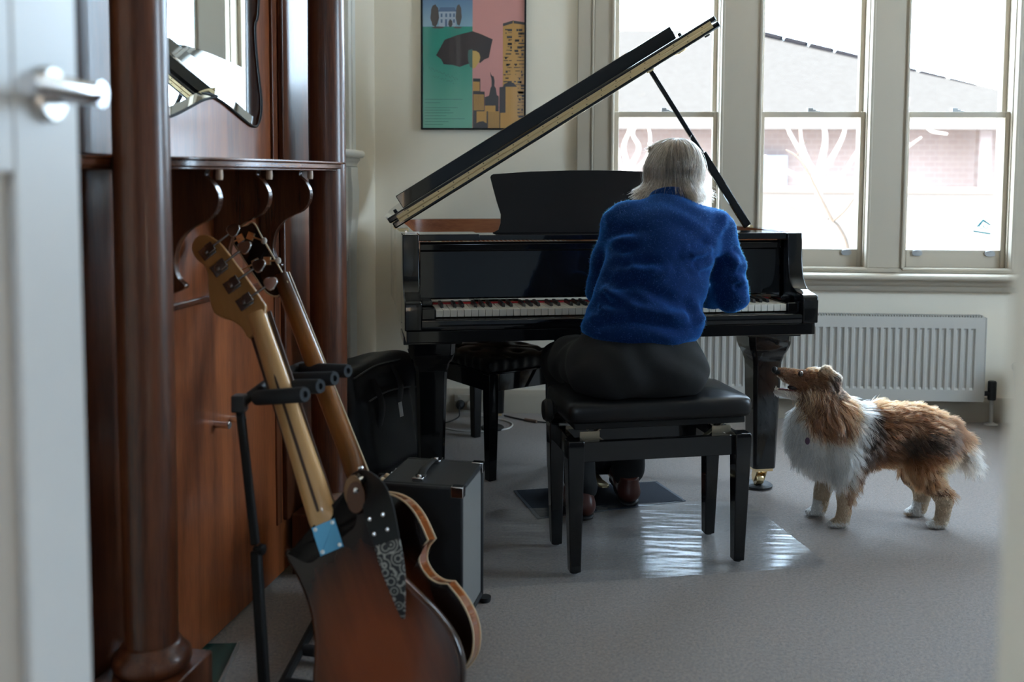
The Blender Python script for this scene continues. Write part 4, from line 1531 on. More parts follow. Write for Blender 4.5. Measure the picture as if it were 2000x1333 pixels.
cu_ = cushion(0.285, 0.155, 0.448, 0.505, 0.018)
cu_.build('seat_cushion', LEATHER, bn2, angle=60)
sb = MB()
sb.box(-0.262, 0.262, -0.133, 0.133, 0.428, 0.4475)
sb.build('seat_board', MATTE, bn2, bevel=0.003)
LX_, LY_ = 0.256, 0.115
for sx in (-1, 1):
    for sy in (-1, 1):
        lg = MB()
        rings = []
        for z, h, o in ((0.004, 0.0165, 0), (0.30, 0.0235, 0), (0.385, 0.0255, 0), (0.396, 0.0235, 0)):
            cx, cy = sx * (LX_ + 0.003 * (z > 0.2) - 0.002), sy * LY_
            rings.append([(cx - h, cy - h, z), (cx + h, cy - h, z), (cx + h, cy + h, z), (cx - h, cy + h, z)])
        lg.loft(rings)
        lo = lg.build('leg', BLACK, bn2, bevel=0.003)
        MB().lathe([(0.012, 0), (0.012, 0.0045)], 12, (sx * (LX_ - 0.002), sy * LY_, 0)).build('glide', RUBBER, lo)
for y in (-LY_ + 0.004, LY_ - 0.004):
    MB().box(-LX_ + 0.02, LX_ - 0.02, y - 0.010, y + 0.010, 0.328, 0.388).build('apron', BLACK, bn2, bevel=0.002)
for x in (-LX_ + 0.004, LX_ - 0.004):
    MB().box(x - 0.010, x + 0.010, -LY_ + 0.02, LY_ - 0.02, 0.328, 0.388).build('apron', BLACK, bn2, bevel=0.002)
GUNM = mat('dull_brass_plate', (0.40, 0.34, 0.25), 0.38, 0.9)
for y in (-0.085, 0.085):
    for s in (-1, 1):
        sc = MB()
        sc.bar((s * 0.235, y, 0.372), (s * 0.155, y + 0.006, 0.430), 0.004, 0.020, (0, 1, 0))
        sc.bar((s * 0.150, y + 0.008, 0.372), (s * 0.232, y + 0.012, 0.430), 0.004, 0.020, (0, 1, 0))
        sc.build('scissor_arm', GUNM, bn2, bevel=0.001)
        pt_ = MB()
        pt_.box(s * 0.205 - 0.030, s * 0.205 + 0.030, y - 0.008, y - 0.005, 0.376, 0.412)
        pt_.build('mount_plate', GUNM, bn2, bevel=0.001)
rod = MB().tube([(-0.275, 0, 0.412), (0.20, 0, 0.412)], 0.005, 10)
rod.build('threaded_rod', STEEL, bn2)
MB().bar((-0.16, 0.085, 0.424), (0.16, 0.085, 0.424), 0.006, 0.008).build('cross_bar', STEEL, bn2)
kn = MB()
kn.lathe([(0.010, 0.0), (0.012, 0.012), (0.028, 0.014), (0.034, 0.020), (0.034, 0.034), (0.028, 0.042), (0.004, 0.044)], 24, (-0.282, 0.0, 0.458), (-1, 0, 0))
kn.build('height_knob', MATTE, bn2)

# ================================================================== tufted bench behind
b2th = math.radians(39)
b2c = np.array((-0.312, 3.705, 0))
t2 = thing('tufted_bench', 'black bench with buttoned leather top tucked under the left of the piano', 'bench', tuple(b2c), b2th)
E1, E2 = 0.34, 0.60
nx, ny = 40, 64
tv, tf = [], []
for j in range(ny + 1):
    for i in range(nx + 1):
        x, y = i / nx * E1, j / ny * E2
        ed = min(x, E1 - x, y, E2 - y)
        z = 0.470 + 0.014 * (1 - math.exp(-ed / 0.02))
        for a in range(3):
            for b in range(5):
                bx_, by_ = E1 * (a + 0.5) / 3, E2 * (b + 0.5) / 5
                r = math.hypot(x - bx_, y - by_)
                z -= 0.018 * math.exp(-(r / 0.022) ** 2)
        gx = abs(((x / E1 * 3 - 0.5) + (y / E2 * 5 - 0.5)) % 2 - 0)
        g1 = min(gx, 2 - gx)
        gy = abs(((x / E1 * 3 - 0.5) - (y / E2 * 5 - 0.5)) % 2 - 0)
        g2 = min(gy, 2 - gy)
        z -= 0.006 * (math.exp(-(g1 / 0.12) ** 2) + math.exp(-(g2 / 0.12) ** 2))
        tv.append((x, y, z))
for j in range(ny):
    for i in range(nx):
        a = j * (nx + 1) + i
        tf.append((a, a + 1, a + nx + 2, a + nx + 1))
tm = MB().add(tv, tf)
per = [i for i in range(nx + 1)] + [j * (nx + 1) + nx for j in range(1, ny + 1)] + [ny * (nx + 1) + i for i in range(nx - 1, -1, -1)] + [j * (nx + 1) for j in range(ny - 1, 0, -1)]
rings = []
for k, (off, z) in enumerate(((0.0, None), (0.006, 0.462), (0.008, 0.445), (0.006, 0.426), (-0.004, 0.420))):
    r = []
    for q, pi_ in enumerate(per):
        x, y, zz = tv[pi_]
        w_ = off + (0.003 * math.sin(q * 1.15) if k in (1, 2, 3) else 0)
        nx_ = -1 if x < 1e-6 else (1 if x > E1 - 1e-6 else 0)
        ny_ = -1 if y < 1e-6 else (1 if y > E2 - 1e-6 else 0)
        r.append((x + nx_ * w_, y + ny_ * w_, zz if z is None else z))
    rings.append(r)
tm.loft(rings, caps=False)
tm.build('seat_cushion', LEATHER, t2, angle=70)
MB().box(-0.004, E1 + 0.004, -0.004, E2 + 0.004, 0.412, 0.4195).build('seat_board', BLACK, t2, bevel=0.002)
for x, y in ((0.02, 0.02), (E1 - 0.02, 0.02), (0.02, E2 - 0.02), (E1 - 0.02, E2 - 0.02)):
    lg = MB()
    lg.loft([[(x - h, y - h, z), (x + h, y - h, z), (x + h, y + h, z), (x - h, y + h, z)] for z, h in ((0.0, 0.0165), (0.30, 0.022), (0.412, 0.0225))])
    lg.build('leg', BLACK, t2, bevel=0.002)
for b_ in ((0.04, E1 - 0.04, 0.004, 0.022), (0.04, E1 - 0.04, E2 - 0.022, E2 - 0.004), (0.004, 0.022, 0.04, E2 - 0.04), (E1 - 0.022, E1 - 0.004, 0.04, E2 - 0.04)):
    MB().box(b_[0], b_[1], b_[2], b_[3], 0.345, 0.412).build('apron', BLACK, t2, bevel=0.002)
kn = MB()
kn.lathe([(0.008, 0.0), (0.010, 0.01), (0.026, 0.012), (0.028, 0.03), (0.020, 0.036), (0.003, 0.037)], 20, (-0.006, 0.30, 0.432), (-1, 0, 0))
kn.build('height_knob', MATTE, t2)

# ================================================================== rug and clear chair mat
RUG = mat('navy_rug', (0.010, 0.014, 0.024), 0.95, noise=(350, 0.8), col2=(0.022, 0.028, 0.042), bump=(420, 0.7, 0.004))
RUGE = mat('rug_binding', (0.045, 0.052, 0.07), 0.7)
rp = [at_z(px, py, 0.004) for px, py in ((1003, 958), (1283, 940), (1340, 978), (1050, 1013))]
rc_ = sum(rp) / 4
rg = thing('pedal_rug', 'small dark navy mat on the carpet below the pedals', 'rug', (rc_[0], rc_[1], 0))
out = [(p[0] - rc_[0], p[1] - rc_[1]) for p in rp]
MB().prism([(a * 0.96, b * 0.94) for a, b in out], (0, 0, 0), Xa, Ya, Za, 0, 0.0050).build('pile', RUG, rg)
MB().prism(out, (0, 0, 0), Xa, Ya, Za, 0, 0.0034).build('binding', RUGE, rg)

CMAT = bpy.data.materials.new('clear_plastic')
CMAT.use_nodes = True
_nt = CMAT.node_tree
_nt.nodes.remove(_nt.nodes['Principled BSDF'])
_t = _nt.nodes.new('ShaderNodeBsdfTransparent')
_t.inputs['Color'].default_value = (0.97, 0.98, 0.99, 1)
_g = _nt.nodes.new('ShaderNodeBsdfGlossy')
_g.inputs['Roughness'].default_value = 0.2
_g.inputs['Color'].default_value = (1, 1, 1, 1)
_f = _nt.nodes.new('ShaderNodeFresnel')
_f.inputs['IOR'].default_value = 1.5
_m = _nt.nodes.new('ShaderNodeMath')
_m.operation = 'MULTIPLY'
_m.inputs[1].default_value = 0.85
_m.use_clamp = True
_x = _nt.nodes.new('ShaderNodeMixShader')
_tc = _nt.nodes.new('ShaderNodeTexCoord')
_w = _nt.nodes.new('ShaderNodeTexNoise')
_w.inputs['Scale'].default_value = 9.0
_w.inputs['Detail'].default_value = 1.0
_mp = _nt.nodes.new('ShaderNodeMapping')
_mp.inputs['Scale'].default_value = (0.5, 2.6, 1)
_nt.links.new(_tc.outputs['Object'], _mp.inputs['Vector'])
_nt.links.new(_mp.outputs['Vector'], _w.inputs['Vector'])
_bp = _nt.nodes.new('ShaderNodeBump')
_bp.inputs['Strength'].default_value = 0.16
_bp.inputs['Distance'].default_value = 0.02
_nt.links.new(_w.outputs['Fac'], _bp.inputs['Height'])
_nt.links.new(_bp.outputs['Normal'], _g.inputs['Normal'])
front_only(_nt, _f, _m)
_nt.links.new(_m.outputs[0], _x.inputs[0])
_nt.links.new(_t.outputs[0], _x.inputs[1])
_nt.links.new(_g.outputs[0], _x.inputs[2])
_nt.links.new(_x.outputs[0], _nt.nodes['Material Output'].inputs['Surface'])
mp_ = [at_z(px, py, 0.008) for px, py in ((1617, 1103), (1580, 1108), (1300, 1128), (945, 1149), (905, 1150), (915, 1090), (950, 1003), (975, 996), (1155, 989), (1337, 980), (1440, 980), (1466, 985), (1600, 1089))]
mc_ = sum(mp_) / len(mp_)
cm = thing('chair_mat', 'clear studded plastic chair mat on the carpet under the piano bench', 'mat', (mc_[0], mc_[1], 0))
out = [(p[0] - mc_[0], p[1] - mc_[1]) for p in mp_]
sheet = MB().prism(out, (0, 0, 0), Xa, Ya, Za, 0.0066, 0.0082)
sheet.build('sheet', CMAT, cm, angle=20)


def inside(p, poly):
    c = False
    j = len(poly) - 1
    for i in range(len(poly)):
        if (poly[i][1] > p[1]) != (poly[j][1] > p[1]) and p[0] < (poly[j][0] - poly[i][0]) * (p[1] - poly[i][1]) / (poly[j][1] - poly[i][1]) + poly[i][0]:
            c = not c
        j = i
    return c


sd = MB()
for i in range(-30, 31):
    for j in range(-18, 19):
        x, y = i * 0.026 + (0.013 if j % 2 else 0), j * 0.026
        if inside((x, y), [(a * 0.97, b * 0.97) for a, b in out]):
            sd.lathe([(0.0021, 0.0082), (0.0015, 0.0091), (0.0003, 0.0094)], 6, (x, y, 0), caps=False)
sdo = sd.build('studs', CMAT, cm)
sdo['kind'] = 'stuff'

# ================================================================== guitar amplifier
TOLEX = mat('black_tolex', (0.010, 0.0105, 0.012), 0.55, bump=(900, 0.6, 0.001))
ax0, ax1 = at_z(903, 1240, 0.012), at_z(945, 1163, 0.012)
a_ang = math.atan2(-(ax1[0] - ax0[0]), ax1[1] - ax0[1])
am = thing('guitar_amplifier', 'black combo guitar amplifier with silver grille cloth on the carpet', 'amplifier', (ax0[0], ax0[1], 0), a_ang)
AW, AD, AH = 0.30, float(np.hypot(ax1[0] - ax0[0], ax1[1] - ax0[1])), 0.388
AB = 0.014
# cabinet shell, open at the grille side; the control recess is cut from the back of the top
sh = MB()
sh.prism([(-AW, AB), (0, AB), (0, AH), (-AW + 0.085, AH), (-AW + 0.06, AH - 0.05), (-AW, AH - 0.05)], (0, 0, 0), Xa, Za, Ya, 0, 0.014)
sh.prism([(-AW, AB), (0, AB), (0, AH), (-AW + 0.085, AH), (-AW + 0.06, AH - 0.05), (-AW, AH - 0.05)], (0, AD - 0.014, 0), Xa, Za, Ya, 0, 0.014)
sh.box(-AW + 0.085, 0, 0.014, AD - 0.014, AH - 0.014, AH)
sh.box(-AW, 0, 0.014, AD - 0.014, AB, AB + 0.014)
sh.box(-AW, -AW + 0.012, 0.014, AD - 0.014, AB + 0.014, AH - 0.06)
sh.build('cabinet', TOLEX, am, bevel=0.006, seg=3)
GRL = bpy.data.materials.new('silver_grille')
GRL.use_nodes = True
_nt = GRL.node_tree
_b = _nt.nodes['Principled BSDF']
_b.inputs['Roughness'].default_value = 0.6
_tc = _nt.nodes.new('ShaderNodeTexCoord')
_mp = _nt.nodes.new('ShaderNodeMapping')
_mp.inputs['Rotation'].default_value = (math.radians(45), 0, 0)
_ck = _nt.nodes.new('ShaderNodeTexChecker')
_ck.inputs['Scale'].default_value = 330
_ck.inputs['Color1'].default_value = (0.30, 0.29, 0.28, 1)
_ck.inputs['Color2'].default_value = (0.06, 0.06, 0.06, 1)
_nt.links.new(_tc.outputs['Object'], _mp.inputs['Vector'])
_nt.links.new(_mp.outputs['Vector'], _ck.inputs['Vector'])
_nt.links.new(_ck.outputs['Color'], _b.inputs['Base Color'])
MB().box(-0.016, -0.006, 0.0145, AD - 0.0145, AB + 0.0145, AH - 0.0145).build('grille', GRL, am)
pnl = MB()
pnl.prism([(-AW + 0.0125, AH - 0.052), (-AW + 0.058, AH - 0.046), (-AW + 0.080, AH - 0.006), (-AW + 0.0835, AH - 0.014), (-AW + 0.0835, AH - 0.06), (-AW + 0.0125, AH - 0.06)], (0, 0.0145, 0), Xa, Za, Ya, 0, AD - 0.029)
pnl.build('control_panel', mat('panel_grey', (0.10, 0.10, 0.105), 0.35, 0.3), am)
KNOB = mat('cream_knob', (0.62, 0.52, 0.36), 0.4)
kd = unit((-0.86, 0, 0.5))
for k in range(5):
    c = np.array((-AW + 0.070, 0.045 + k * 0.036, AH - 0.026))
    if k < 3:
        m = MB().lathe([(0.011, 0.0), (0.010, 0.012), (0.0085, 0.015), (0.001, 0.015)], 16, c, kd)
        m.build('knob', KNOB, am)
    else:
        MB().lathe([(0.005, 0.0), (0.005, 0.008), (0.002, 0.008)], 12, c, kd).build('input_jack', CHROME, am)
hdl = MB()
hdl.tube(spline([(-0.125, 0.055, AH + 0.006), (-0.125, 0.08, AH + 0.016), (-0.125, 0.125, AH + 0.018), (-0.125, 0.17, AH + 0.016), (-0.125, 0.195, AH + 0.006)], 5), 0.011, 10, flat=0.35, ref=(0, 0, 1))
hdl.build('carry_strap', MATTE, am)
for y in (0.045, 0.205):
    hc = MB()
    hc.box(-0.140, -0.110, y - 0.018, y + 0.018, AH, AH + 0.010)
    hc.lathe([(0.006, 0), (0.005, 0.003), (0.001, 0.004)], 12, (-0.125, y, AH + 0.010))
    hc.build('strap_end', CHROME, am, bevel=0.003)
for y, s in ((0, 1), (AD, -1)):
    cc = MB()
    cc.box(-0.030, 0.0015, min(y - s * 0.0015, y + s * 0.024), max(y - s * 0.0015, y + s * 0.024), AH - 0.002, AH + 0.0018)
    cc.box(-0.030, 0.0015, min(y - s * 0.0018, y + s * 0.001), max(y - s * 0.0018, y + s * 0.001), AH - 0.026, AH + 0.0018)
    cc.box(-0.001, 0.0018, min(y - s * 0.0018, y + s * 0.024), max(y - s * 0.0018, y + s * 0.024), AH - 0.026, AH + 0.0018)
    cc.build('corner_cap', CHROME, am, bevel=0.002)
for x in (-0.03, -AW + 0.03):
    for y in (0.03, AD - 0.012):
        MB().lathe([(0.014, 0.0), (0.017, 0.006), (0.017, AB)], 16, (x + (0.036 if x > -0.1 else 0), y, 0)).build('foot', RUBBER, am)

# ================================================================== gig bag slumped by the mantel
NYLON = mat('black_nylon', (0.012, 0.012, 0.014), 0.42, bump=(260, 0.25, 0.001))
g0 = at_depth(739, 800, 3.80)
gb = thing('gig_bag', 'soft black instrument gig bag slumped against the wall by the mantel', 'bag', (g0[0], g0[1], 0))
ga = math.radians(-24)
gx = np.array((math.cos(ga), math.sin(ga), 0.0))
gy = np.array((-math.sin(ga), math.cos(ga), 0.0))
lean = math.radians(9)
gz = np.array((0, 0, 1.0)) * math.cos(lean) - gx * math.sin(lean)
gx2 = unit(np.cross(gy, gz))
F = Field((-0.30, -0.34, -0.02), (0.30, 0.34, 0.56), 0.008)
F.rbox(gz * 0.235 + gx2 * 0.0, (0.105, 0.23, 0.222), 0.05, 0.03, axes=(gx2, gy, gz))
F.rbox(gz * 0.36 - gx2 * 0.02 + gy * 0.04, (0.085, 0.17, 0.105), 0.06, 0.06, axes=(gx2, gy, gz))
F.rbox(gz * 0.20 + gx2 * 0.10 - gy * 0.03, (0.028, 0.15, 0.14), 0.022, 0.02, axes=(gx2, gy, gz))
F.half((0, 0, 0.004), (0, 0, -1))
Vb, Fb = F.mesh(3)
Nb = vnormals(Vb, Fb)
ph = Vb @ np.array((9.0, 21.0, 14.0))
Vb = Vb + Nb * (0.004 * np.sin(ph) * np.sin(Vb @ np.array((31.0, -8.0, 22.0))))[:, None]
Vb[:, 2] = np.maximum(Vb[:, 2], 0.001)
raw_mesh('bag_body', Vb, Fb, NYLON, gb)
PIPE = mat('grey_piping', (0.10, 0.10, 0.105), 0.45)


def gp_(a, b, c):
    return gx2 * a + gy * b + gz * c


pz1 = MB()
pz1.tube(spline([gp_(0.132, -0.17, 0.33), gp_(0.135, -0.05, 0.345), gp_(0.132, 0.10, 0.335)], 6), 0.0035, 8)
pz1.build('pocket_zip', PIPE, gb)
pz2 = MB()
pz2.tube(spline([gp_(0.100, -0.20, 0.42), gp_(0.098, -0.05, 0.445), gp_(0.09, 0.12, 0.44)], 6), 0.0035, 8)
pz2.build('seam_piping', PIPE, gb)
gs = MB()
for a, b in (((0.11, -0.10, 0.40), (0.125, -0.12, 0.22)), ((0.10, 0.05, 0.43), (0.125, 0.02, 0.28))):
    q = [gp_(*a), gp_(a[0] + 0.035, (a[1] + b[1]) / 2, (a[2] + b[2]) / 2), gp_(*b)]
    gs.tube(spline(q, 6), 0.019, 8, flat=0.22, ref=gx2)
gs.build('carry_handle', NYLON, gb)
lb = at_depth(783, 800, 3.72) - np.array((g0[0], g0[1], 0))
MB().obox(lb, gx2, gy, gz, 0.0015, 0.010, 0.027).build('white_label', mat('label_white', (0.75, 0.75, 0.72), 0.6), gb)['label'] = 'white label patch'
# ================================================================== two basses on a stand
def burst(name, mid, edge, c, rx, ry, rough=0.18):
    """sunburst lacquer: warm centre, dark rim, in the object's own x (across) and z (along) axes"""
    m = mat(name, mid, rough, coat=0.35, coat_rough=0.06, spec=0.35)
    nt = m.node_tree
    b = nt.nodes['Principled BSDF']
    tc = nt.nodes.new('ShaderNodeTexCoord')
    mp = nt.nodes.new('ShaderNodeMapping')
    mp.vector_type = 'TEXTURE'
    mp.inputs['Location'].default_value = (c[0], 0, c[1])
    mp.inputs['Scale'].default_value = (rx, 100, ry)
    ln_ = nt.nodes.new('ShaderNodeVectorMath')
    ln_.operation = 'LENGTH'
    nz = nt.nodes.new('ShaderNodeTexNoise')
    nz.inputs['Scale'].default_value = 9
    nz.inputs['Detail'].default_value = 5
    m2 = nt.nodes.new('ShaderNodeMapping')
    m2.inputs['Scale'].default_value = (4, 1, 0.5)
    ad = nt.nodes.new('ShaderNodeMath')
    ad.operation = 'MULTIPLY_ADD'
    ad.inputs[1].default_value = 0.35
    cr = nt.nodes.new('ShaderNodeValToRGB')
    cr.color_ramp.elements[0].position = 0.45
    cr.color_ramp.elements[0].color = (*mid, 1)
    cr.color_ramp.elements[1].position = 1.12
    cr.color_ramp.elements[1].color = (*edge, 1)
    e = cr.color_ramp.elements.new(0.8)
    e.color = (*(0.45 * p + 0.3 * q for p, q in zip(mid, edge)), 1)
    nt.links.new(tc.outputs['Object'], mp.inputs['Vector'])
    nt.links.new(mp.outputs['Vector'], ln_.inputs[0])
    nt.links.new(tc.outputs['Object'], m2.inputs['Vector'])
    nt.links.new(m2.outputs['Vector'], nz.inputs['Vector'])
    nt.links.new(nz.outputs['Fac'], ad.inputs[0])
    nt.links.new(ln_.outputs['Value'], ad.inputs[2])
    nt.links.new(ad.outputs[0], cr.inputs['Fac'])
    nt.links.new(cr.outputs['Color'], b.inputs['Base Color'])
    return m


def basis_empty(name, label, cat, o, s, n, t, group=None):
    e = thing(name, label, cat, (0, 0, 0), 0, group)
    e.matrix_world = Matrix(((s[0], n[0], t[0], o[0]), (s[1], n[1], t[1], o[1]), (s[2], n[2], t[2], o[2]), (0, 0, 0, 1)))
    return e


def body_shell(mb, out, y0, y1, rnd, steps=4, mi_side=0, mi_face=0):
    """solid body: outline in x, z with rounded arrises, between y0 (front) and y1 (back)"""
    out = [np.array(q, float) for q in out]
    n = len(out)
    area = sum(out[i][0] * out[(i + 1) % n][1] - out[(i + 1) % n][0] * out[i][1] for i in range(n))
    if area < 0:
        out.reverse()
    nr_ = []
    for i in range(n):
        d = unit(out[(i + 1) % n] - out[i - 1])
        nr_.append(np.array((d[1], -d[0])))
    prof = []
    for k in range(steps + 1):
        a = math.pi / 2 * k / steps
        prof.append((rnd * (1 - math.sin(a)), y0 + rnd * (1 - math.cos(a))))
    prof += [(rnd * (1 - math.cos(a)), y1 - rnd + rnd * math.sin(a)) for a in [math.pi / 2 * k / steps for k in range(steps + 1)]]
    rings = [[(p[0] - q[0] * i_, y, p[1] - q[1] * i_) for p, q in zip(out, nr_)] for i_, y in prof]
    mb.loft(rings, mi_side, caps=False)
    mb.add(rings[0], [tuple(reversed(range(n)))], mi_face)
    mb.add(rings[-1], [tuple(range(n))], mi_face)
    return mb


MAPLE = mat('maple_neck', (0.56, 0.33, 0.14), 0.28, coat=0.5, noise=(20, 0.4), col2=(0.46, 0.25, 0.09), stretch=(6, 6, 0.6))
MAPLED = mat('maple_head', (0.42, 0.215, 0.075), 0.3, coat=0.5, noise=(20, 0.4), col2=(0.34, 0.16, 0.05), stretch=(6, 6, 0.6))
WALNUT = mat('walnut_stripe', (0.05, 0.022, 0.012), 0.35)
DCHROME = mat('dark_chrome', (0.30, 0.28, 0.27), 0.25, 1.0)

# ---- solid body bass, back to the camera
pl_o = at_depth(640, 1050, 2.06)
pl_h = at_depth(612, 1006, 2.13)
nut = at_depth(497, 610, 2.235)
tdir = unit(nut - pl_o)
sdir = unit(_rt - tdir * float(_rt @ tdir))
sdir = unit(sdir - 0.12 * np.cross(tdir, sdir))
ndir = np.cross(tdir, sdir)          # +y of the instrument points away from the camera, to its strings
if float(ndir @ _fw) < 0:
    ndir = -ndir
bas = basis_empty('electric_bass', 'sunburst solid body bass with maple neck, back facing the room, on the stand', 'bass guitar', pl_o, sdir, ndir, tdir)
L = float(np.linalg.norm(nut - pl_o))
ko = [(0.103, 0.100), (0.116, 0.082), (0.120, 0.05), (0.114, 0.0), (0.108, -0.06), (0.112, -0.11), (0.136, -0.165), (0.163, -0.22), (0.180, -0.285), (0.172, -0.345), (0.135, -0.395), (0.07, -0.418), (-0.01, -0.42), (-0.075, -0.405), (-0.118, -0.365), (-0.132, -0.31), (-0.122, -0.255), (-0.100, -0.20), (-0.087, -0.15), (-0.083, -0.10), (-0.088, -0.05), (-0.097, -0.012), (-0.098, 0.006), (-0.088, 0.012), (-0.072, 0.0), (-0.052, -0.022), (-0.036, -0.016), (-0.031, 0.02), (0.0, 0.034), (0.032, 0.026), (0.044, 0.006), (0.056, 0.012), (0.068, 0.045), (0.080, 0.082), (0.090, 0.10)]
ko = [tuple(q) for q in spline(ko, 4, True)]
SB = burst('bass_sunburst', (0.19, 0.042, 0.009), (0.014, 0.005, 0.003), (0.02, -0.27), 0.19, 0.30)
bm_ = MB()
body_shell(bm_, ko, 0.002, 0.044, 0.011)
bm_.build('body', SB, bas, angle=50)
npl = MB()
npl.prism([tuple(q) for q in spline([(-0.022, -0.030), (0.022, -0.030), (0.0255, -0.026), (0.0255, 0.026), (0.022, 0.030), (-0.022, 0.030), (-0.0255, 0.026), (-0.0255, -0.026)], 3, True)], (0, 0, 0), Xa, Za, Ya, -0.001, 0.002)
npl.build('neck_plate', mat('blue_tinted_plate', (0.13, 0.40, 0.68), 0.12, 0.85), bas, bevel=0.0006)  # whole plate in one even blue metallic tint
for x in (-0.019, 0.019):
    for z in (-0.024, 0.024):
        MB().lathe([(0.0045, 0.0), (0.004, 0.002), (0.0008, 0.0026)], 12, (x, -0.001, z), (0, -1, 0)).build('plate_screw', STEEL, bas)


def neck_ring(z, w, th, y0):
    """D shaped section: flat fingerboard towards +y, round back towards -y"""
    r = []
    for k in range(15):
        a = math.pi * k / 14
        r.append((w / 2 * math.cos(a), y0 - th * math.sin(a) ** 0.8, z))
    return r[::-1] + [(w / 2, y0 + 0.006, z), (-w / 2, y0 + 0.006, z)]


nk = MB()
nk.loft([neck_ring(z, w, t, 0.013) for z, w, t in ((0.020, 0.062, 0.012), (0.034, 0.0615, 0.013), (0.05, 0.061, 0.022), (0.07, 0.060, 0.021), (L * 0.5, 0.051, 0.0195), (L - 0.05, 0.0425, 0.018), (L - 0.02, 0.042, 0.019), (L, 0.043, 0.017))])
nko = nk.build('neck', MAPLE, bas, angle=50)
stp = []
for z, w, t in ((0.055, 0.06, 0.022), (0.2, 0.056, 0.0208), (L - 0.13, 0.046, 0.0185)):
    stp.append((0.0, 0.013 - t + 0.0010, z))
MB().tube(spline(stp, 4), [0.0035] * 8 + [0.002], 8, flat=0.35, ref=(0, 1, 0)).build('walnut_stripe', WALNUT, nko)
MB().box(-0.031, 0.031, 0.018, 0.024, -0.10, L - 0.004).build('fingerboard', WALNUT, bas, bevel=0.001)


def loc(px, py, e_o, s, n, t, yoff=0.0):
    p = on_plane(px, py, n, np.array(e_o) + n * yoff)
    d = p - np.array(e_o)
    return (float(d @ s), float(d @ t))


ho = [(521, 603), (512, 585), (487, 548), (460, 512), (436, 480), (420, 467), (404, 460), (388, 463), (378, 476), (377, 492), (386, 508), (400, 520), (407, 536), (408, 560), (412, 590), (420, 612), (436, 622), (455, 628), (474, 642), (488, 662), (508, 640)]
hpo = on_plane(497, 610, -_fw, nut)
hn = unit(ndir - 0.0 * tdir)
hl = [loc(px, py, pl_o, sdir, ndir, tdir, 0.010) for px, py in ho]
hl = [tuple(q) for q in spline(hl, 3, True)]
hb = MB()
body_shell(hb, hl, 0.003, 0.017, 0.003, 2)
hd_ = hb.build('headstock', MAPLED, bas, angle=50)
TK = mat('tuner_chrome', (0.78, 0.76, 0.76), 0.12, 1.0)
for (px, py), (kx, ky) in zip(((404, 492), (427, 524), (452, 557), (477, 590)), ((447, 458), (469, 491), (496, 526), (519, 561))):
    a = np.array(loc(px, py, pl_o, sdir, ndir, tdir, 0.0))
    b = np.array(loc(kx, ky, pl_o, sdir, ndir, tdir, -0.002))
    dd = unit(b - a)
    pp_ = np.array((-dd[1], dd[0]))
    tm = MB()
    tm.obox((a[0], 0.002, a[1]), (dd[0], 0, dd[1]), Ya, (pp_[0], 0, pp_[1]), 0.017, 0.002, 0.015)
    tm.obox((a[0] + dd[0] * 0.012, -0.004, a[1] + dd[1] * 0.012), (dd[0], 0, dd[1]), Ya, (pp_[0], 0, pp_[1]), 0.009, 0.005, 0.012)
    tm.lathe([(0.008, 0), (0.0085, 0.006), (0.006, 0.009), (0.001, 0.0095)], 14, (a[0], 0.0, a[1]), (0, -1, 0))
    tm.tube([(a[0] + dd[0] * 0.012, -0.004, a[1] + dd[1] * 0.012), (b[0], -0.004, b[1])], 0.0032, 8)
    to = tm.build('tuner', DCHROME, bas, bevel=0.001)
    ky_ = MB()
    q = [(0.0155 * math.cos(t) * (1 + 0.10 * math.cos(3 * t)), 0.0155 * math.sin(t) * (1 + 0.10 * math.cos(3 * t))) for t in [2 * math.pi * k / 24 for k in range(24)]]
    ky_.prism(q, (b[0] + dd[0] * 0.014, -0.004, b[1] + dd[1] * 0.014), (dd[0], 0, dd[1]), (pp_[0], 0, pp_[1]), Ya, -0.0028, 0.0028)
    ky_.build('tuner_key', TK, to, bevel=0.001)
MB().tube([(0.020, 0.012, L - 0.02), (0.0195, 0.02, L + 0.01)], 0.002, 6).build('nut', mat('bone', (0.7, 0.66, 0.56), 0.4), bas)
for q, dn in (((0.104, 0.098), (0.15, 0, 1)), ((0.02, -0.42), (0, 0, -1))):
    MB().lathe([(0.004, 0), (0.004, 0.008), (0.007, 0.011), (0.007, 0.014), (0.002, 0.016)], 14, (q[0], 0.023, q[1]), dn).build('strap_button', CHROME, bas)

# ---- violin bodied bass behind it
v_o = at_depth(690, 930, 2.30)
v_n = at_depth(537, 535, 2.46)
vt = unit(v_n - v_o)
vs = unit(_rt - vt * float(_rt @ vt))
vs = unit(vs - 0.30 * np.cross(vt, vs))
vn = np.cross(vt, vs)
if float(vn @ _fw) < 0:
    vn = -vn
vio = basis_empty('violin_bass', 'hollow violin shaped bass with cream bound edges behind the sunburst bass', 'bass guitar', v_o, vs, vn, vt)
VL = float(np.linalg.norm(v_n - v_o))
rc = [(0.030, -0.055), (0.052, -0.066), (0.074, -0.083), (0.094, -0.110), (0.106, -0.150), (0.109, -0.205)]
rc2 = [(0.109, -0.205), (0.086, -0.216), (0.071, -0.240), (0.076, -0.273), (0.092, -0.296), (0.113, -0.308)]
rc3 = [(0.113, -0.308), (0.126, -0.350), (0.130, -0.392), (0.122, -0.432), (0.098, -0.468), (0.055, -0.488), (0.0, -0.494)]
rt_ = [tuple(q) for q in spline(rc, 4)][:-1] + [tuple(q) for q in spline(rc2, 4)][:-1] + [tuple(q) for q in spline(rc3, 4)]
vout = [(0.0, -0.045)] + rt_ + [(-a, b) for a, b in reversed(rt_[:-1])]
RIM = mat('amber_rim', (0.27, 0.075, 0.018), 0.14, coat=1.0, coat_rough=0.03)
VBACK = burst('violin_back', (0.10, 0.027, 0.010), (0.008, 0.004, 0.003), (0.0, -0.30), 0.10, 0.17)
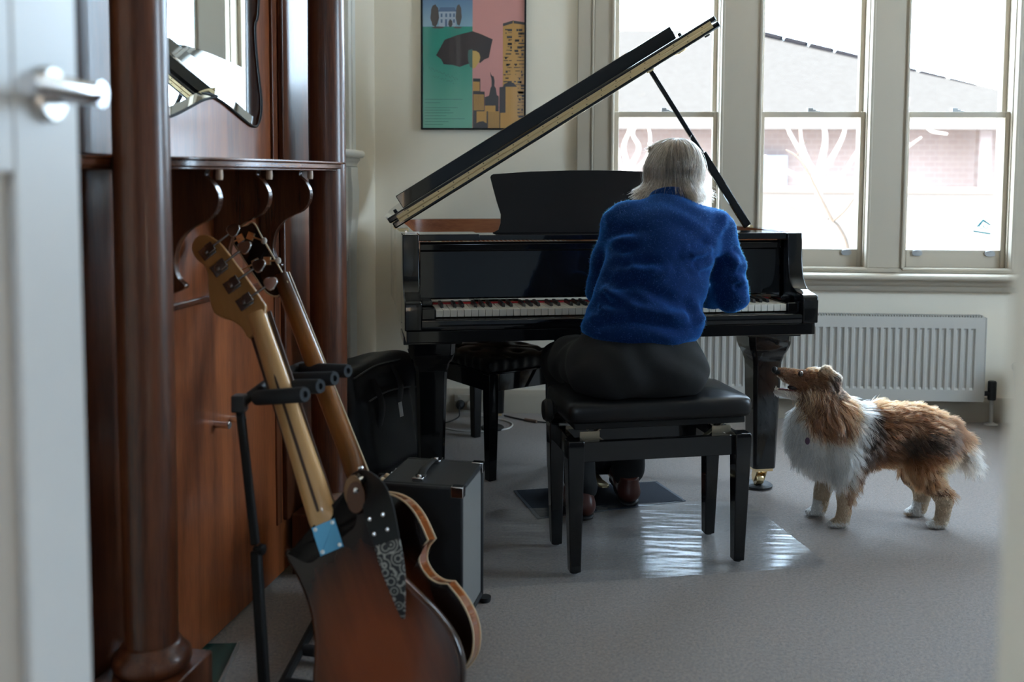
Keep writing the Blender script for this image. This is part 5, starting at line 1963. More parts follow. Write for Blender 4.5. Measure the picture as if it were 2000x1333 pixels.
vb = MB()
nv = len(vout)
rings = [[(x, y, z) for x, z in vout] for y in (0.0, 0.052)]
vb.loft(rings, 0, caps=False)
vb.build('rim', RIM, vio, angle=40)
for nm, y0, y1, dome in (('back_plate', 0.0005, -0.009, -1), ('top_plate', 0.0515, 0.062, 1)):
    cen_ = np.array((0.0, -0.29))
    mb = MB()
    rr = [[(cen_[0] + (x - cen_[0]) * k, y0 + (y1 - y0) * (1 - k ** 2.2), cen_[1] + (z - cen_[1]) * k) for x, z in vout] for k in (1.0, 0.9, 0.75, 0.55, 0.3, 0.05)]
    mb.loft(rr, 0, caps=True)
    mb.build(nm, VBACK, vio, angle=60)
CREAM = mat('cream_binding', (0.62, 0.50, 0.33), 0.3)
for y in (0.0, 0.052):
    MB().tube([(x * 1.004, y, z) for x, z in vout], 0.0022, 6, closed=True).build('binding', CREAM, vio)
VNECK = burst('violin_neck', (0.30, 0.115, 0.030), (0.05, 0.015, 0.006), (0.0, 0.24), 0.05, 0.36)
vk = MB()
vk.loft([neck_ring(z, w, t, 0.030) for z, w, t in ((-0.045, 0.040, 0.024), (-0.02, 0.046, 0.036), (0.02, 0.050, 0.034), (0.05, 0.050, 0.024), (VL * 0.55, 0.046, 0.021), (VL - 0.03, 0.042, 0.019), (VL, 0.041, 0.018))])
vk.build('neck', VNECK, vio, angle=50)
for s in (-1, 1):
    MB().tube([(s * 0.0255, 0.033, 0.0), (s * 0.0225, 0.033, VL)], 0.0018, 6).build('neck_binding', CREAM, vio)
vh = [(565, 560), (556, 538), (535, 500), (513, 462), (502, 441), (494, 436), (484, 442), (468, 444), (456, 441), (449, 446), (456, 470), (474, 500), (500, 540), (523, 572), (545, 580)]
hv = [loc(px, py, v_o, vs, vn, vt, 0.026) for px, py in vh]
hb = MB()
hv = [tuple(q) for q in spline(hv, 3, True)]
body_shell(hb, hv, 0.018, 0.034, 0.003, 2)
hb.build('headstock', BLACK, vio, angle=50)
MB().tube([(x, 0.018, z) for x, z in hv], 0.0022, 6, closed=True).build('head_binding', CREAM, vio)
for (px, py), (kx, ky) in zip(((490, 462), (522, 510), (470, 466), (500, 514)), ((513, 470), (540, 510), (448, 480), (474, 528))):
    a = np.array(loc(px, py, v_o, vs, vn, vt, 0.016))
    b = np.array(loc(kx, ky, v_o, vs, vn, vt, 0.016))
    dd = unit(b - a)
    tm = MB()
    tm.obox((a[0], 0.0155, a[1]), (dd[0], 0, dd[1]), Ya, (-dd[1], 0, dd[0]), 0.010, 0.003, 0.010)
    tm.tube([(a[0], 0.013, a[1]), (b[0], 0.013, b[1])], 0.0026, 8)
    to = tm.build('tuner', BRASS, vio, bevel=0.001)
    MB().ball((b[0] + dd[0] * 0.006, 0.013, b[1] + dd[1] * 0.006), 0.0085, 12, sz=(1, 0.6, 1)).build('tuner_key', mat('pearl_key', (0.74, 0.72, 0.66), 0.25) if 'pearl_key' not in bpy.data.materials else bpy.data.materials['pearl_key'], to)
MB().lathe([(0.006, 0), (0.006, 0.008), (0.010, 0.012), (0.010, 0.016), (0.003, 0.018)], 14, (0, -0.006, -0.02), (0, -1, 0)).build('strap_button', CHROME, vio)

# ---- strap hanging from the violin bass
st_ = thing('guitar_strap', 'black leather and grey floral guitar strap hanging over the basses', 'strap', tuple(at_depth(715, 945, 2.12)))
so3 = np.array(st_.location)
DL = [(692, 943, 2.14, 0.018), (712, 940, 2.10, 0.024), (728, 960, 2.03, 0.029), (738, 990, 1.99, 0.031), (748, 1030, 1.965, 0.029), (756, 1060, 1.955, 0.026)]
FL = [(756, 1060, 1.955, 0.026), (763, 1090, 1.945, 0.0245), (771, 1125, 1.940, 0.021), (778, 1160, 1.940, 0.014), (784, 1190, 1.945, 0.008), (788, 1208, 1.955, 0.003)]


def strap_piece(name, rows, m, thick=0.0024):
    mb = MB()
    C_ = spline([at_depth(a, b, d) - so3 for a, b, d, _ in rows], 5)
    W_ = spline([(q[3],) for q in rows], 5)
    rings = []
    for i, c in enumerate(C_):
        d = unit(C_[min(i + 1, len(C_) - 1)] - C_[max(i - 1, 0)])
        a = unit(np.cross(d, -_fw))
        nn = np.cross(a, d)
        w = float(W_[i][0])
        rings.append([c + a * w + nn * thick, c - a * w + nn * thick, c - a * w - nn * thick, c + a * w - nn * thick])
    mb.loft(rings)
    return mb.build(name, m, st_, bevel=0.001)


FLOR = bpy.data.materials.new('floral_webbing')
FLOR.use_nodes = True
_nt = FLOR.node_tree
_b = _nt.nodes['Principled BSDF']
_b.inputs['Roughness'].default_value = 0.7
_tc = _nt.nodes.new('ShaderNodeTexCoord')
_v = _nt.nodes.new('ShaderNodeTexVoronoi')
_v.feature = 'F1'
_v.inputs['Scale'].default_value = 48
_wv = _nt.nodes.new('ShaderNodeMath')
_wv.operation = 'SINE'
_ml = _nt.nodes.new('ShaderNodeMath')
_ml.operation = 'MULTIPLY'
_ml.inputs[1].default_value = 22
_cr = _nt.nodes.new('ShaderNodeValToRGB')
_cr.color_ramp.elements[0].position = 0.35
_cr.color_ramp.elements[0].color = (0.015, 0.015, 0.017, 1)
_cr.color_ramp.elements[1].position = 0.62
_cr.color_ramp.elements[1].color = (0.30, 0.29, 0.26, 1)
_nt.links.new(_tc.outputs['Object'], _v.inputs['Vector'])
_nt.links.new(_v.outputs['Distance'], _ml.inputs[0])
_nt.links.new(_ml.outputs[0], _wv.inputs[0])
_nt.links.new(_wv.outputs[0], _cr.inputs['Fac'])
_nt.links.new(_cr.outputs['Color'], _b.inputs['Base Color'])
strap_piece('leather_end', DL, MATTE)
strap_piece('webbing', FL, FLOR)
for px, py, d in ((722, 1015, 1.968), (748, 1006, 1.97), (731, 1044, 1.952), (757, 1035, 1.955)):
    MB().lathe([(0.0042, 0), (0.0035, 0.002), (0.0008, 0.003)], 12, at_depth(px, py, d) - so3, -_fw).build('stud', CHROME, st_)
tab = at_depth(695, 972, 2.06) - so3
for k, (dx, dy, c) in enumerate(((0.0, 0.0, (0.11, 0.045, 0.02)), (-0.006, 0.012, (0.20, 0.10, 0.04)))):
    q = [(0.019 * math.cos(t), 0.033 * math.sin(t)) for t in [2 * math.pi * i / 28 for i in range(28)]]
    MB().prism(q, tab + _rt * dx + _up * dy + _fw * (0.0045 * k), _rt, _up, -_fw, 0, 0.0028).build('leather_tab', mat('tan_leather_%d' % k, c, 0.5), st_, bevel=0.0008)
MB().lathe([(0.006, 0), (0.0065, 0.003), (0.0035, 0.006), (0.0008, 0.007)], 14, tab + _up * 0.015 - _fw * 0.003, -_fw).build('stud', CHROME, st_)
MB().tube([at_depth(700, 941, 2.07) - so3, at_depth(716, 934, 2.09) - so3], 0.007, 12).build('strap_lock', CHROME, st_)

# ---- stand with padded arms
FOAM = mat('foam_black', (0.014, 0.016, 0.019), 0.75)
gs_o = at_depth(520, 1425, 2.1)
gst = thing('guitar_stand', 'black multi guitar stand with padded foam arms holding the two basses', 'guitar stand', (gs_o[0], gs_o[1], 0))
go = np.array((gs_o[0], gs_o[1], 0.0))
g = lambda px, py, d: at_depth(px, py, d) - go
ptop = g(468, 790, 2.14)
m = MB()
m.bar(np.array((0, 0, 0.03)), g(500, 1075, 2.11), 0.028, 0.020, (1, 0, 0))
m.bar(g(499, 1065, 2.11), ptop, 0.022, 0.016, (1, 0, 0))
m.build('upright', MATTE, gst, bevel=0.004)
MB().lathe([(0.006, 0), (0.006, 0.012), (0.012, 0.014), (0.012, 0.022), (0.004, 0.024)], 14, g(497, 1072, 2.10), (1, -0.3, 0)).build('clamp_knob', MATTE, gst)
m = MB()
m.obox(g(468, 788, 2.13), Xa, Ya, Za, 0.014, 0.016, 0.018)
m.build('head_bracket', mat('bracket_black', (0.03, 0.032, 0.036), 0.4), gst, bevel=0.003)
m = MB()
m.tube(spline([g(472, 788, 2.13), g(492, 772, 2.16), g(525, 748, 2.25), g(560, 728, 2.36), g(590, 715, 2.46)], 6), 0.011, 12)
m.build('cross_bar', MATTE, gst)
for k, ((a, b, da), (c, d, dc)) in enumerate((((500, 778, 2.14), (596, 771, 2.06)), ((532, 756, 2.24), (626, 755, 2.16)), ((558, 742, 2.33), (654, 739.5, 2.25)), ((586, 722, 2.43), (680, 725, 2.35)))):
    P, Q = g(a, b, da), g(c, d, dc)
    MB().tube([P - unit(Q - P) * 0.025, P], 0.007, 10).build('arm_rod', MATTE, gst)
    dq = unit(Q - P)
    LQ = float(np.linalg.norm(Q - P))
    MB().lathe([(0.008, 0), (0.0155, 0.003), (0.0165, 0.010), (0.0165, LQ - 0.006), (0.0150, LQ), (0.007, LQ), (0.007, LQ - 0.006), (0.001, LQ - 0.006)], 20, P, dq).build('foam_arm', FOAM, gst)
# floor frame with cradles
e0 = np.array((-0.02, -0.06, 0.018))
m = MB()
m.tube([np.array((0.0, -0.10, 0.016)), np.array((0.0, 0.0, 0.03)), np.array((-0.02, 0.55, 0.016))], 0.011, 10)
m.build('floor_rail', MATTE, gst)
for k, (y, xo) in enumerate(((-0.06, 0.0), (0.10, 0.0), (0.26, 0.0), (0.40, 0.0))):
    m = MB()
    m.tube(spline([np.array((0.0, y + 0.04, 0.026)), np.array((0.12, y + 0.02, 0.024)), np.array((0.33, y - 0.03, 0.022)), np.array((0.345, y - 0.035, 0.06))], 6), 0.0135, 12)
    m.build('cradle_arm', FOAM, gst)
# ================================================================== the pianist
BEN0 = np.array((0.228, 3.02, 0.0))


def to_world(P, o, U_, V_):
    P = np.asarray(P, float)
    return np.array(o) + P[..., 0:1] * U_ + P[..., 1:2] * V_ + P[..., 2:3] * np.array((0, 0, 1.0))


def project(Wp):
    d = Wp - CAM_P
    z = d @ _fw
    return np.stack([1000 + FPX * (d @ _rt) / z, CY - FPX * (d @ _up) / z], -1)


SKIN = mat('skin', (0.46, 0.25, 0.18), 0.5, noise=(60, 0.3), col2=(0.40, 0.19, 0.13))
SKIN.node_tree.nodes['Principled BSDF'].inputs['Subsurface Weight'].default_value = 0.08
WOOL = mat('blue_wool', (0.0025, 0.018, 0.085), 0.9, sheen=0.7, sheen_tint=(0.03, 0.30, 1.0), bump=(420, 0.35, 0.002), noise=(90, 0.25), col2=(0.002, 0.013, 0.062), spec=0.15)
TROU = mat('black_trousers', (0.006, 0.0058, 0.006), 0.9, bump=(300, 0.3, 0.001))
SHOE = mat('oxblood_leather', (0.065, 0.017, 0.012), 0.32)

HC = np.array((0.132, 0.195, 1.185))        # head centre
hx_ = unit((1, 0.03, 0))
hf = unit((-0.03, 0.93, -0.36))             # where the face looks: at the keys
hu = unit(np.cross(hx_, hf))


def hp(a, b, c):
    return HC + hx_ * a + hf * b + hu * c


# body: head, neck, trunk, arms and legs in one skin
F = Field((-0.34, -0.22, 0.0), (0.46, 0.62, 1.34), 0.0085)
F.ell(hp(0, 0.0, 0.012), (0.073, 0.090, 0.086), 0.02, (hx_, hf, hu))
F.ell(hp(0, 0.035, -0.045), (0.056, 0.060, 0.062), 0.03, (hx_, hf, hu))
F.ell(hp(0, 0.075, -0.090), (0.024, 0.022, 0.018), 0.02, (hx_, hf, hu))
F.cap((0.10, 0.115, 1.04), hp(0, -0.02, -0.06), 0.055, 0.050, 0.03)
for c, r in (((-0.02, -0.005, 0.70), (0.165, 0.105, 0.09)), ((0.0, 0.0, 0.79), (0.148, 0.095, 0.11)), ((0.035, 0.02, 0.88), (0.148, 0.095, 0.12)), ((0.065, 0.045, 0.97), (0.152, 0.095, 0.10)), ((-0.04, -0.01, 0.605), (0.185, 0.13, 0.085))):
    F.ell(c, r, 0.05)
F.cap((-0.045, 0.085, 1.02), (0.225, 0.085, 1.0), 0.045, 0.045, 0.04)
R_SH, R_EL, R_WR = (0.243, 0.095, 0.99), (0.320, 0.140, 0.787), (0.262, 0.375, 0.772)
L_SH, L_EL, L_WR = (-0.060, 0.105, 1.0), (-0.085, 0.225, 0.800), (-0.015, 0.385, 0.772)
F.chain([(R_SH, 0.046), (R_EL, 0.034), (R_WR, 0.023)], 0.03)
F.chain([(L_SH, 0.046), (L_EL, 0.034), (L_WR, 0.023)], 0.03)
R_KN, R_AN = (0.125, 0.455, 0.528), (0.078, 0.475, 0.10)
L_KN, L_AN = (-0.175, 0.445, 0.528), (-0.118, 0.350, 0.10)
F.chain([((0.055, 0.0, 0.592), 0.078), (R_KN, 0.052), (R_AN, 0.034), ((0.078, 0.485, 0.045), 0.030)], 0.03)
F.chain([((-0.135, 0.0, 0.592), 0.078), (L_KN, 0.052), (L_AN, 0.034), ((-0.118, 0.360, 0.045), 0.030)], 0.03)
Vb, Fb = F.mesh(2)
# finer pass for face and ears, fused over the skull, and for the two hands
F2 = Field(HC - 0.16, HC + 0.16, 0.004)
F2.ell(hp(0, 0.0, 0.012), (0.074, 0.091, 0.087), 0.02, (hx_, hf, hu))
F2.ell(hp(0, 0.035, -0.045), (0.057, 0.061, 0.063), 0.03, (hx_, hf, hu))
F2.ell(hp(0, 0.075, -0.090), (0.025, 0.022, 0.018), 0.02, (hx_, hf, hu))
F2.cap(hp(0, 0.088, 0.005), hp(0, 0.108, -0.030), 0.008, 0.012, 0.012)
F2.ell(hp(0, 0.104, -0.036), (0.016, 0.011, 0.008), 0.008, (hx_, hf, hu))
F2.cap(hp(-0.034, 0.082, 0.018), hp(0.034, 0.082, 0.018), 0.010, 0.010, 0.015)
for s in (-1, 1):
    F2.ell(hp(s * 0.031, 0.086, 0.002), (0.014, 0.010, 0.010), 0.006, (hx_, hf, hu), cut=True)
    F2.ell(hp(s * 0.040, 0.066, -0.035), (0.022, 0.018, 0.020), 0.02, (hx_, hf, hu))
    F2.ell(hp(s * 0.076, -0.005, -0.012), (0.007, 0.018, 0.030), 0.006, (hx_, hf, hu))
    F2.ell(hp(s * 0.080, 0.0, -0.012), (0.005, 0.010, 0.018), 0.004, (hx_, hf, hu), cut=True)
F2.ell(hp(0, 0.088, -0.060), (0.024, 0.010, 0.0065), 0.006, (hx_, hf, hu))
F2.cap(hp(-0.022, 0.096, -0.0605), hp(0.022, 0.096, -0.0605), 0.0018, 0.0018, 0.002, cut=True)
parts_v, parts_f = [Vb], [Fb]
v2, f2 = F2.mesh(1)
parts_v.append(v2)
parts_f.append(f2 + len(Vb))


def hand(wr, side, key_v, splay):
    """palm over the keys, five bent fingers reaching the ivories"""
    wr = np.array(wr)
    lo, hi = wr - np.array((0.10, 0.06, 0.08)), wr + np.array((0.10, 0.20, 0.06))
    h = Field(lo, hi, 0.003)
    fwd = unit((splay, 1.0, -0.06))
    sd = unit((1, -splay, 0))
    up = np.array((0, 0, 1.0))
    P = lambda a, b, c: wr + sd * (a * side) + fwd * b + up * c
    h.cap(wr - fwd * 0.05, P(0, 0.012, 0.0), 0.0225, 0.022, 0.01, sq=(up, 0.8))
    h.rbox(P(0.0, 0.048, 0.002), (0.036, 0.042, 0.0125), 0.012, 0.018, axes=(sd, fwd, unit(np.cross(sd, fwd))))
    kz = 0.732 - wr[2]
    for a, ln_, w_ in ((-0.028, 0.070, 0.0085), (-0.009, 0.080, 0.009), (0.010, 0.074, 0.0085), (0.028, 0.058, 0.0075)):
        k0, k1 = P(a, 0.082, 0.004), P(a * 1.12, 0.082 + ln_ * 0.48, 0.010)
        k2, k3 = P(a * 1.20, 0.082 + ln_ * 0.78, -0.008), P(a * 1.22, 0.082 + ln_ * 0.88, kz)
        h.chain([(k0, w_ + 0.001), (k1, w_), (k2, w_ * 0.93), (k3, w_ * 0.82)], 0.005)
    h.chain([(P(-0.024, 0.018, -0.004), 0.013), (P(-0.046, 0.052, -0.012), 0.0105), (P(-0.054, 0.082, kz + 0.004), 0.009)], 0.010)
    return h.mesh(1)


for wr, side, sp in ((R_WR, 1, -0.22), (L_WR, -1, 0.14)):
    v3, f3 = hand(wr, side, 0.0, sp)
    n0 = sum(len(q) for q in parts_v)
    parts_v.append(v3)
    parts_f.append(f3 + n0)
person = raw_mesh('person', np.concatenate(parts_v), np.concatenate(parts_f), SKIN)
person.location = tuple(BEN0)
person.rotation_euler = (0, 0, P_TH)
tag(person, 'grey haired person in a blue jumper seated at the piano, seen from behind', 'person')
EYEW = mat('eye_white', (0.75, 0.74, 0.72), 0.2)
for s in (-1, 1):
    MB().ball(hp(s * 0.031, 0.079, 0.002), 0.0115, 14).build('eye', EYEW, person)

# trousers
F = Field((-0.36, -0.24, 0.02), (0.30, 0.60, 0.78), 0.008)
F.ell((-0.04, -0.015, 0.610), (0.205, 0.152, 0.112), 0.05)
F.ell((-0.135, -0.045, 0.575), (0.112, 0.115, 0.075), 0.05)
F.ell((0.058, -0.045, 0.575), (0.112, 0.115, 0.075), 0.05)
F.ell((-0.03, 0.0, 0.69), (0.168, 0.110, 0.07), 0.04)
F.chain([((-0.145, 0.0, 0.592), 0.095), ((-0.17, 0.25, 0.565), 0.078), (L_KN, 0.062), ((-0.145, 0.40, 0.32), 0.058), ((-0.118, 0.352, 0.115), 0.056)], 0.035)
F.chain([((0.065, 0.0, 0.592), 0.095), ((0.10, 0.25, 0.565), 0.078), (R_KN, 0.062), ((0.10, 0.475, 0.32), 0.058), ((0.080, 0.478, 0.120), 0.058)], 0.035)
F.half((0, 0, 0.514), (0, 0, -1)) if False else None
Vt, Ft = F.mesh(2)
under = (Vt[:, 1] < 0.17) & (Vt[:, 2] < 0.520)
Vt[under, 2] = 0.520 + (Vt[under, 2] - 0.520) * 0.12
Nt = vnormals(Vt, Ft)
rp_ = np.sin(Vt @ np.array((40, 22, 55)) + 2 * np.sin(Vt @ np.array((-12, 25, 9))))
Vt = Vt + Nt * (0.0022 * rp_)[:, None]
raw_mesh('trousers', Vt, Ft, TROU, person)

# jumper
F = Field((-0.30, -0.22, 0.60), (0.46, 0.46, 1.22), 0.0062)
for c, r in (((-0.020, -0.012, 0.715), (0.188, 0.135, 0.085)), ((-0.002, 0.0, 0.79), (0.172, 0.120, 0.10)), ((0.030, 0.018, 0.88), (0.168, 0.116, 0.12)), ((0.068, 0.045, 0.965), (0.172, 0.118, 0.105)), ((0.085, 0.075, 1.015), (0.165, 0.095, 0.062))):
    F.ell(c, r, 0.055)
F.cap((-0.045, 0.088, 1.020), (0.225, 0.088, 0.998), 0.066, 0.066, 0.05)
F.cap((0.093, 0.085, 1.03), (0.103, 0.118, 1.085), 0.082, 0.060, 0.05)
F.chain([(R_SH, 0.066), ((0.292, 0.118, 0.885), 0.058), (R_EL, 0.052), ((0.292, 0.26, 0.778), 0.046), (R_WR, 0.034)], 0.03)
F.chain([(L_SH, 0.062), ((-0.078, 0.165, 0.90), 0.055), (L_EL, 0.049), ((-0.045, 0.31, 0.784), 0.043), (L_WR, 0.034)], 0.03)
# cut along the hem, dipping to the back
F.half((-0.02, -0.10, 0.664), unit((0.05, -0.10, -1)))
Vs, Fs = F.mesh(1)
Ns = vnormals(Vs, Fs)
PX = project(to_world(Vs, BEN0, P_U, P_V))
facing = np.clip(-(Ns[:, 1]) * 1.0 + 0.35, 0, 1)


def zc(*pts):
    return [(1100 + x / 2.962, 250 + y / 2.962) for x, y in pts]


folds = [(zc((268, 700), (300, 668), (360, 648), (450, 640)), 9, 0.006), (zc((262, 760), (320, 748), (420, 760)), 9, 0.005), (zc((262, 822), (340, 812), (480, 826), (600, 822)), 9, 0.006),
         (zc((235, 880), (320, 868), (420, 850)), 10, 0.006), (zc((185, 945), (240, 940), (310, 985), (420, 1035), (620, 1090), (780, 1110)), 11, 0.010), (zc((185, 1005), (260, 1045), (400, 1080)), 9, 0.007),
         (zc((130, 1110), (230, 1075), (330, 1085)), 10, 0.007), (zc((280, 930), (370, 940), (520, 1000), (700, 1060)), 9, 0.005), (zc((720, 745), (800, 730), (880, 690)), 9, 0.006), (zc((760, 810), (830, 790), (890, 740)), 8, 0.005),
         (zc((760, 1000), (790, 1080), (800, 1130)), 9, 0.005), (zc((940, 720), (990, 760), (1010, 810)), 8, 0.004), (zc((985, 870), (1030, 880), (1055, 915)), 8, 0.005), (zc((880, 640), (925, 560), (930, 480)), 8, 0.003),
         (zc((262, 600), (258, 520), (290, 440)), 8, 0.0035)]
disp = np.zeros(len(Vs))
for poly, wd_, amp in folds:
    best = np.full(len(Vs), 1e9)
    tpar = np.zeros(len(Vs))
    m_ = len(poly) - 1
    for i in range(m_):
        a, b = np.array(poly[i]), np.array(poly[i + 1])
        ab = b - a
        t = np.clip(((PX - a) @ ab) / (ab @ ab), 0, 1)
        d = np.linalg.norm(PX - a - t[:, None] * ab, axis=1)
        tpar = np.where(d < best, (i + t) / m_, tpar)
        best = np.minimum(best, d)
    fade = np.clip(np.sin(np.pi * np.clip(tpar, 0.06, 0.94)) * 1.6, 0, 1)
    disp += amp * np.exp(-(best / wd_) ** 2) * fade - amp * 0.75 * np.exp(-((best - wd_ * 2.0) / wd_) ** 2) * fade
disp *= 2.1 * facing
disp += 0.0022 * np.sin(Vs @ np.array((18, 30, 62)) + 1.5 * np.sin(Vs @ np.array((25, -10, 15))))
Vs = Vs + Ns * disp[:, None]
jumper = raw_mesh('jumper', Vs, Fs, WOOL, person)
cl = MB()
cr_ = []
for z_, r_, in ((-0.018, 0.070), (-0.008, 0.066), (0.008, 0.063), (0.018, 0.063), (0.026, 0.0625), (0.030, 0.059), (0.026, 0.055), (0.0, 0.054)):
    c = np.array((0.100, 0.105, 1.082)) + unit((0.10, 0.45, 0.9)) * z_
    a_, b_, d_ = frame_of((0.10, 0.45, 0.9))
    cr_.append([c + (a_ * math.cos(t) * 1.04 + b_ * math.sin(t)) * r_ * (1 + 0.015 * math.sin(5 * t)) for t in [2 * math.pi * j / 40 for j in range(40)]])
cl.loft(cr_, caps=False)
cl.build('rolled_collar', WOOL, person, angle=80)
# soft nap standing on the wool
FZ = hair_mat('wool_nap', rough=0.5, radial=0.6)
rg_ = np.random.default_rng(11)
Ns = vnormals(Vs, Fs)
ar = np.linalg.norm(np.cross(Vs[Fs[:, 2]] - Vs[Fs[:, 0]], Vs[Fs[:, 3]] - Vs[Fs[:, 1]]), axis=1)
nf = 18000
fi = rg_.choice(len(Fs), nf, p=ar / ar.sum())
a_, b_ = rg_.random((2, nf, 1))
q = Fs[fi]
root = (Vs[q[:, 0]] * (1 - a_) + Vs[q[:, 1]] * a_) * (1 - b_) + (Vs[q[:, 3]] * (1 - a_) + Vs[q[:, 2]] * a_) * b_
nn = Ns[q[:, 0]]
dr_ = nn + rg_.normal(0, 0.6, (nf, 3)) + np.array((0, 0, -0.3))
dr_ /= np.linalg.norm(dr_, axis=1)[:, None]
ln_ = rg_.uniform(0.002, 0.0075, (nf, 1))
k1 = root + dr_ * ln_ * 0.5
k2 = k1 + (dr_ + rg_.normal(0, 0.6, (nf, 3))) * ln_ * 0.5
nap = strands('nap', np.stack([root, k1, k2], 1), np.array((0.00014, 0.00012, 0.00004)), FZ, jumper, np.tile(np.array((0.010, 0.10, 0.45)), (nf, 1)) * rg_.uniform(0.7, 1.2, (nf, 1)))
nap['kind'] = 'stuff'

# hair: a cap under many strands falling from the crown and flicking out at the collar
HB_ = mat('hair_base', (0.10, 0.08, 0.065), 0.7, noise=(40, 0.6), col2=(0.2, 0.17, 0.15), stretch=(6, 6, 0.6))
F = Field(HC - 0.17, HC + 0.17, 0.005)
F.ell(hp(0, -0.012, 0.014), (0.075, 0.088, 0.078), 0.02, (hx_, hf, hu))
F.ell(HC + np.array((0, -0.024, -0.035)), (0.076, 0.070, 0.055), 0.03)
F.ell(hp(0, 0.105, -0.03), (0.058, 0.075, 0.085), 0.02, (hx_, hf, hu), cut=True)
vh_, fh_ = F.mesh(2)
hair = raw_mesh('hair', vh_, fh_, HB_, person)
HM = hair_mat('silver_hair', rough=0.28, radial=0.35)
ns, kp = 11000, 14
az = rg_.uniform(0, 2 * np.pi, ns)
face = np.cos(az - np.pi / 2)                       # 1 towards the face
fringe = face > 0.55
el0 = rg_.uniform(0.0, 1.0, ns) ** 0.7 * 1.45       # polar angle of the root from the crown
crown = np.array((0.012, -0.01))
t = np.linspace(0, 1, kp)[None, :]
total = rg_.uniform(0.9, 1.08, ns)
el0 = np.where(fringe, el0 * 0.45, el0)
end_ = np.where(fringe, 0.95, 1.62)[:, None]
pol = el0[:, None] + (end_ - el0[:, None]) * np.clip(t * 1.45, 0, 1)
vol = 1.0 + 0.10 * np.clip(t * 2, 0, 1) * rg_.uniform(0.3, 1.0, (ns, 1))
swirl = 0.28 * np.sin(3 * az + 1.0)[:, None] * t + rg_.normal(0, 0.05, (ns, 1)) * t
A = az[:, None] + swirl
rx, ry, rz = 0.080, 0.094, 0.092
px_ = np.sin(pol) * np.cos(A) * rx * vol
py_ = np.sin(pol) * np.sin(A) * ry * vol
pz_ = np.cos(pol) * rz * vol
# below the widest line the strands hang, then turn out
hang = np.clip((t * 1.45 - 1.0) / 0.45, 0, 1) * np.where(fringe, 0.0, 1.0)[:, None]
drop = rg_.uniform(0.075, 0.105, (ns, 1)) * (1 - 0.28 * np.clip(np.abs(np.cos(az))[:, None], 0, 1) * 0)
wave = np.sin(hang * 4.2 + rg_.uniform(-0.5, 0.5, (ns, 1)) + 2 * np.cos(2 * az)[:, None])
outk = -0.010 * np.sin(hang * np.pi) ** 2 + 0.034 * hang ** 3 * rg_.uniform(0.2, 1.1, (ns, 1)) + 0.011 * wave * hang
px_ = px_ + np.cos(A) * outk + rg_.normal(0, 0.004, (ns, 1)) * hang
py_ = py_ + np.sin(A) * outk + rg_.normal(0, 0.004, (ns, 1)) * hang
pz_ = pz_ - drop * hang
P3 = np.stack([px_ + crown[0] * (1 - t), py_ + crown[1] * (1 - t), pz_], -1)
P3 += rg_.normal(0, 0.0009, P3.shape) * t[..., None]
clump = rg_.integers(0, 420, ns)
cdir = rg_.normal(0, 0.009, (420, 3))
P3 += cdir[clump][:, None, :] * (t[..., None] ** 1.5)
P3 = P3 + HC + np.array((0, -0.012, 0.012))
g_ = rg_.random(ns)
shade = np.sin(az * 5 + 1.3 * np.sin(az * 3)) * 0.5 + 0.5
cA, cB, cC = np.array((0.42, 0.355, 0.295)), np.array((0.17, 0.125, 0.09)), np.array((0.062, 0.042, 0.028))
gc = rg_.random(420)[clump] * 0.65 + g_ * 0.35
colr = np.where((gc < 0.36)[:, None], cA, np.where((gc < 0.62)[:, None], cB, cC))
colr = colr * np.where(np.abs(np.cos(az)) > 0.72, 1.25, 0.72)[:, None]  # browner middle, paler sides: edge highlights put into the strand colour
st = strands('hair_strands', P3, np.linspace(0.0006, 0.0003, kp), HM, hair, colr)
st['kind'] = 'stuff'
# loose flyaway ends
nl = 260
sel = rg_.choice(ns, nl)
FW = P3[sel].copy()
FW += (rg_.normal(0, 0.012, (nl, 1, 3)) + np.array((0, 0, 0.004))) * (t[..., None] ** 2)
fl_ = strands('flyaway_hair', FW, np.linspace(0.00035, 0.00015, kp), HM, hair, np.tile(cA, (nl, 1)))
fl_['kind'] = 'stuff'


def shoe(o, yaw, toe_up):
    F = Field((-0.07, -0.10, -0.01), (0.07, 0.24, 0.14), 0.004)
    F.chain([((0, -0.020, 0.040), 0.036), ((0, 0.05, 0.040), 0.036), ((0.004, 0.12, 0.034), 0.040), ((0.006, 0.165, 0.030), 0.031)], 0.03, sq=((0, 0, 1), 0.85))
    F.cap((0, -0.02, 0.05), (0, -0.01, 0.10), 0.034, 0.036, 0.03)
    F.half((0, 0, 0.010), (0, 0, -1))
    F.half((0, 0, 0.100), (0, 0, 1))
    v, f = F.mesh(1)
    F = Field((-0.07, -0.10, -0.02), (0.07, 0.24, 0.05), 0.004)
    F.chain([((0, -0.020, 0.008), 0.038), ((0, 0.05, 0.008), 0.034), ((0.004, 0.12, 0.008), 0.042), ((0.006, 0.165, 0.008), 0.034)], 0.02, sq=((0, 0, 1), 0.35))
    F.half((0, 0, 0.014), (0, 0, 1))
    F.half((0, 0, 0.0), (0, 0, -1))
    v4, f4 = F.mesh(0)
    heel = (v4[:, 1] < 0.02)
    out_ = []
    ct, stn = math.cos(toe_up), math.sin(toe_up)
    cyw, syw = math.cos(yaw), math.sin(yaw)
    for vv in (v, v4):
        y, z = vv[:, 1] * ct - (vv[:, 2]) * stn, vv[:, 1] * stn + vv[:, 2] * ct
        x = vv[:, 0]
        out_.append(np.stack([o[0] + x * cyw - y * syw, o[1] + x * syw + y * cyw, o[2] + z], 1))
    so_ = raw_mesh('shoe', out_[0], f, SHOE, person)
    raw_mesh('sole', out_[1], f4, RUBBER, so_)


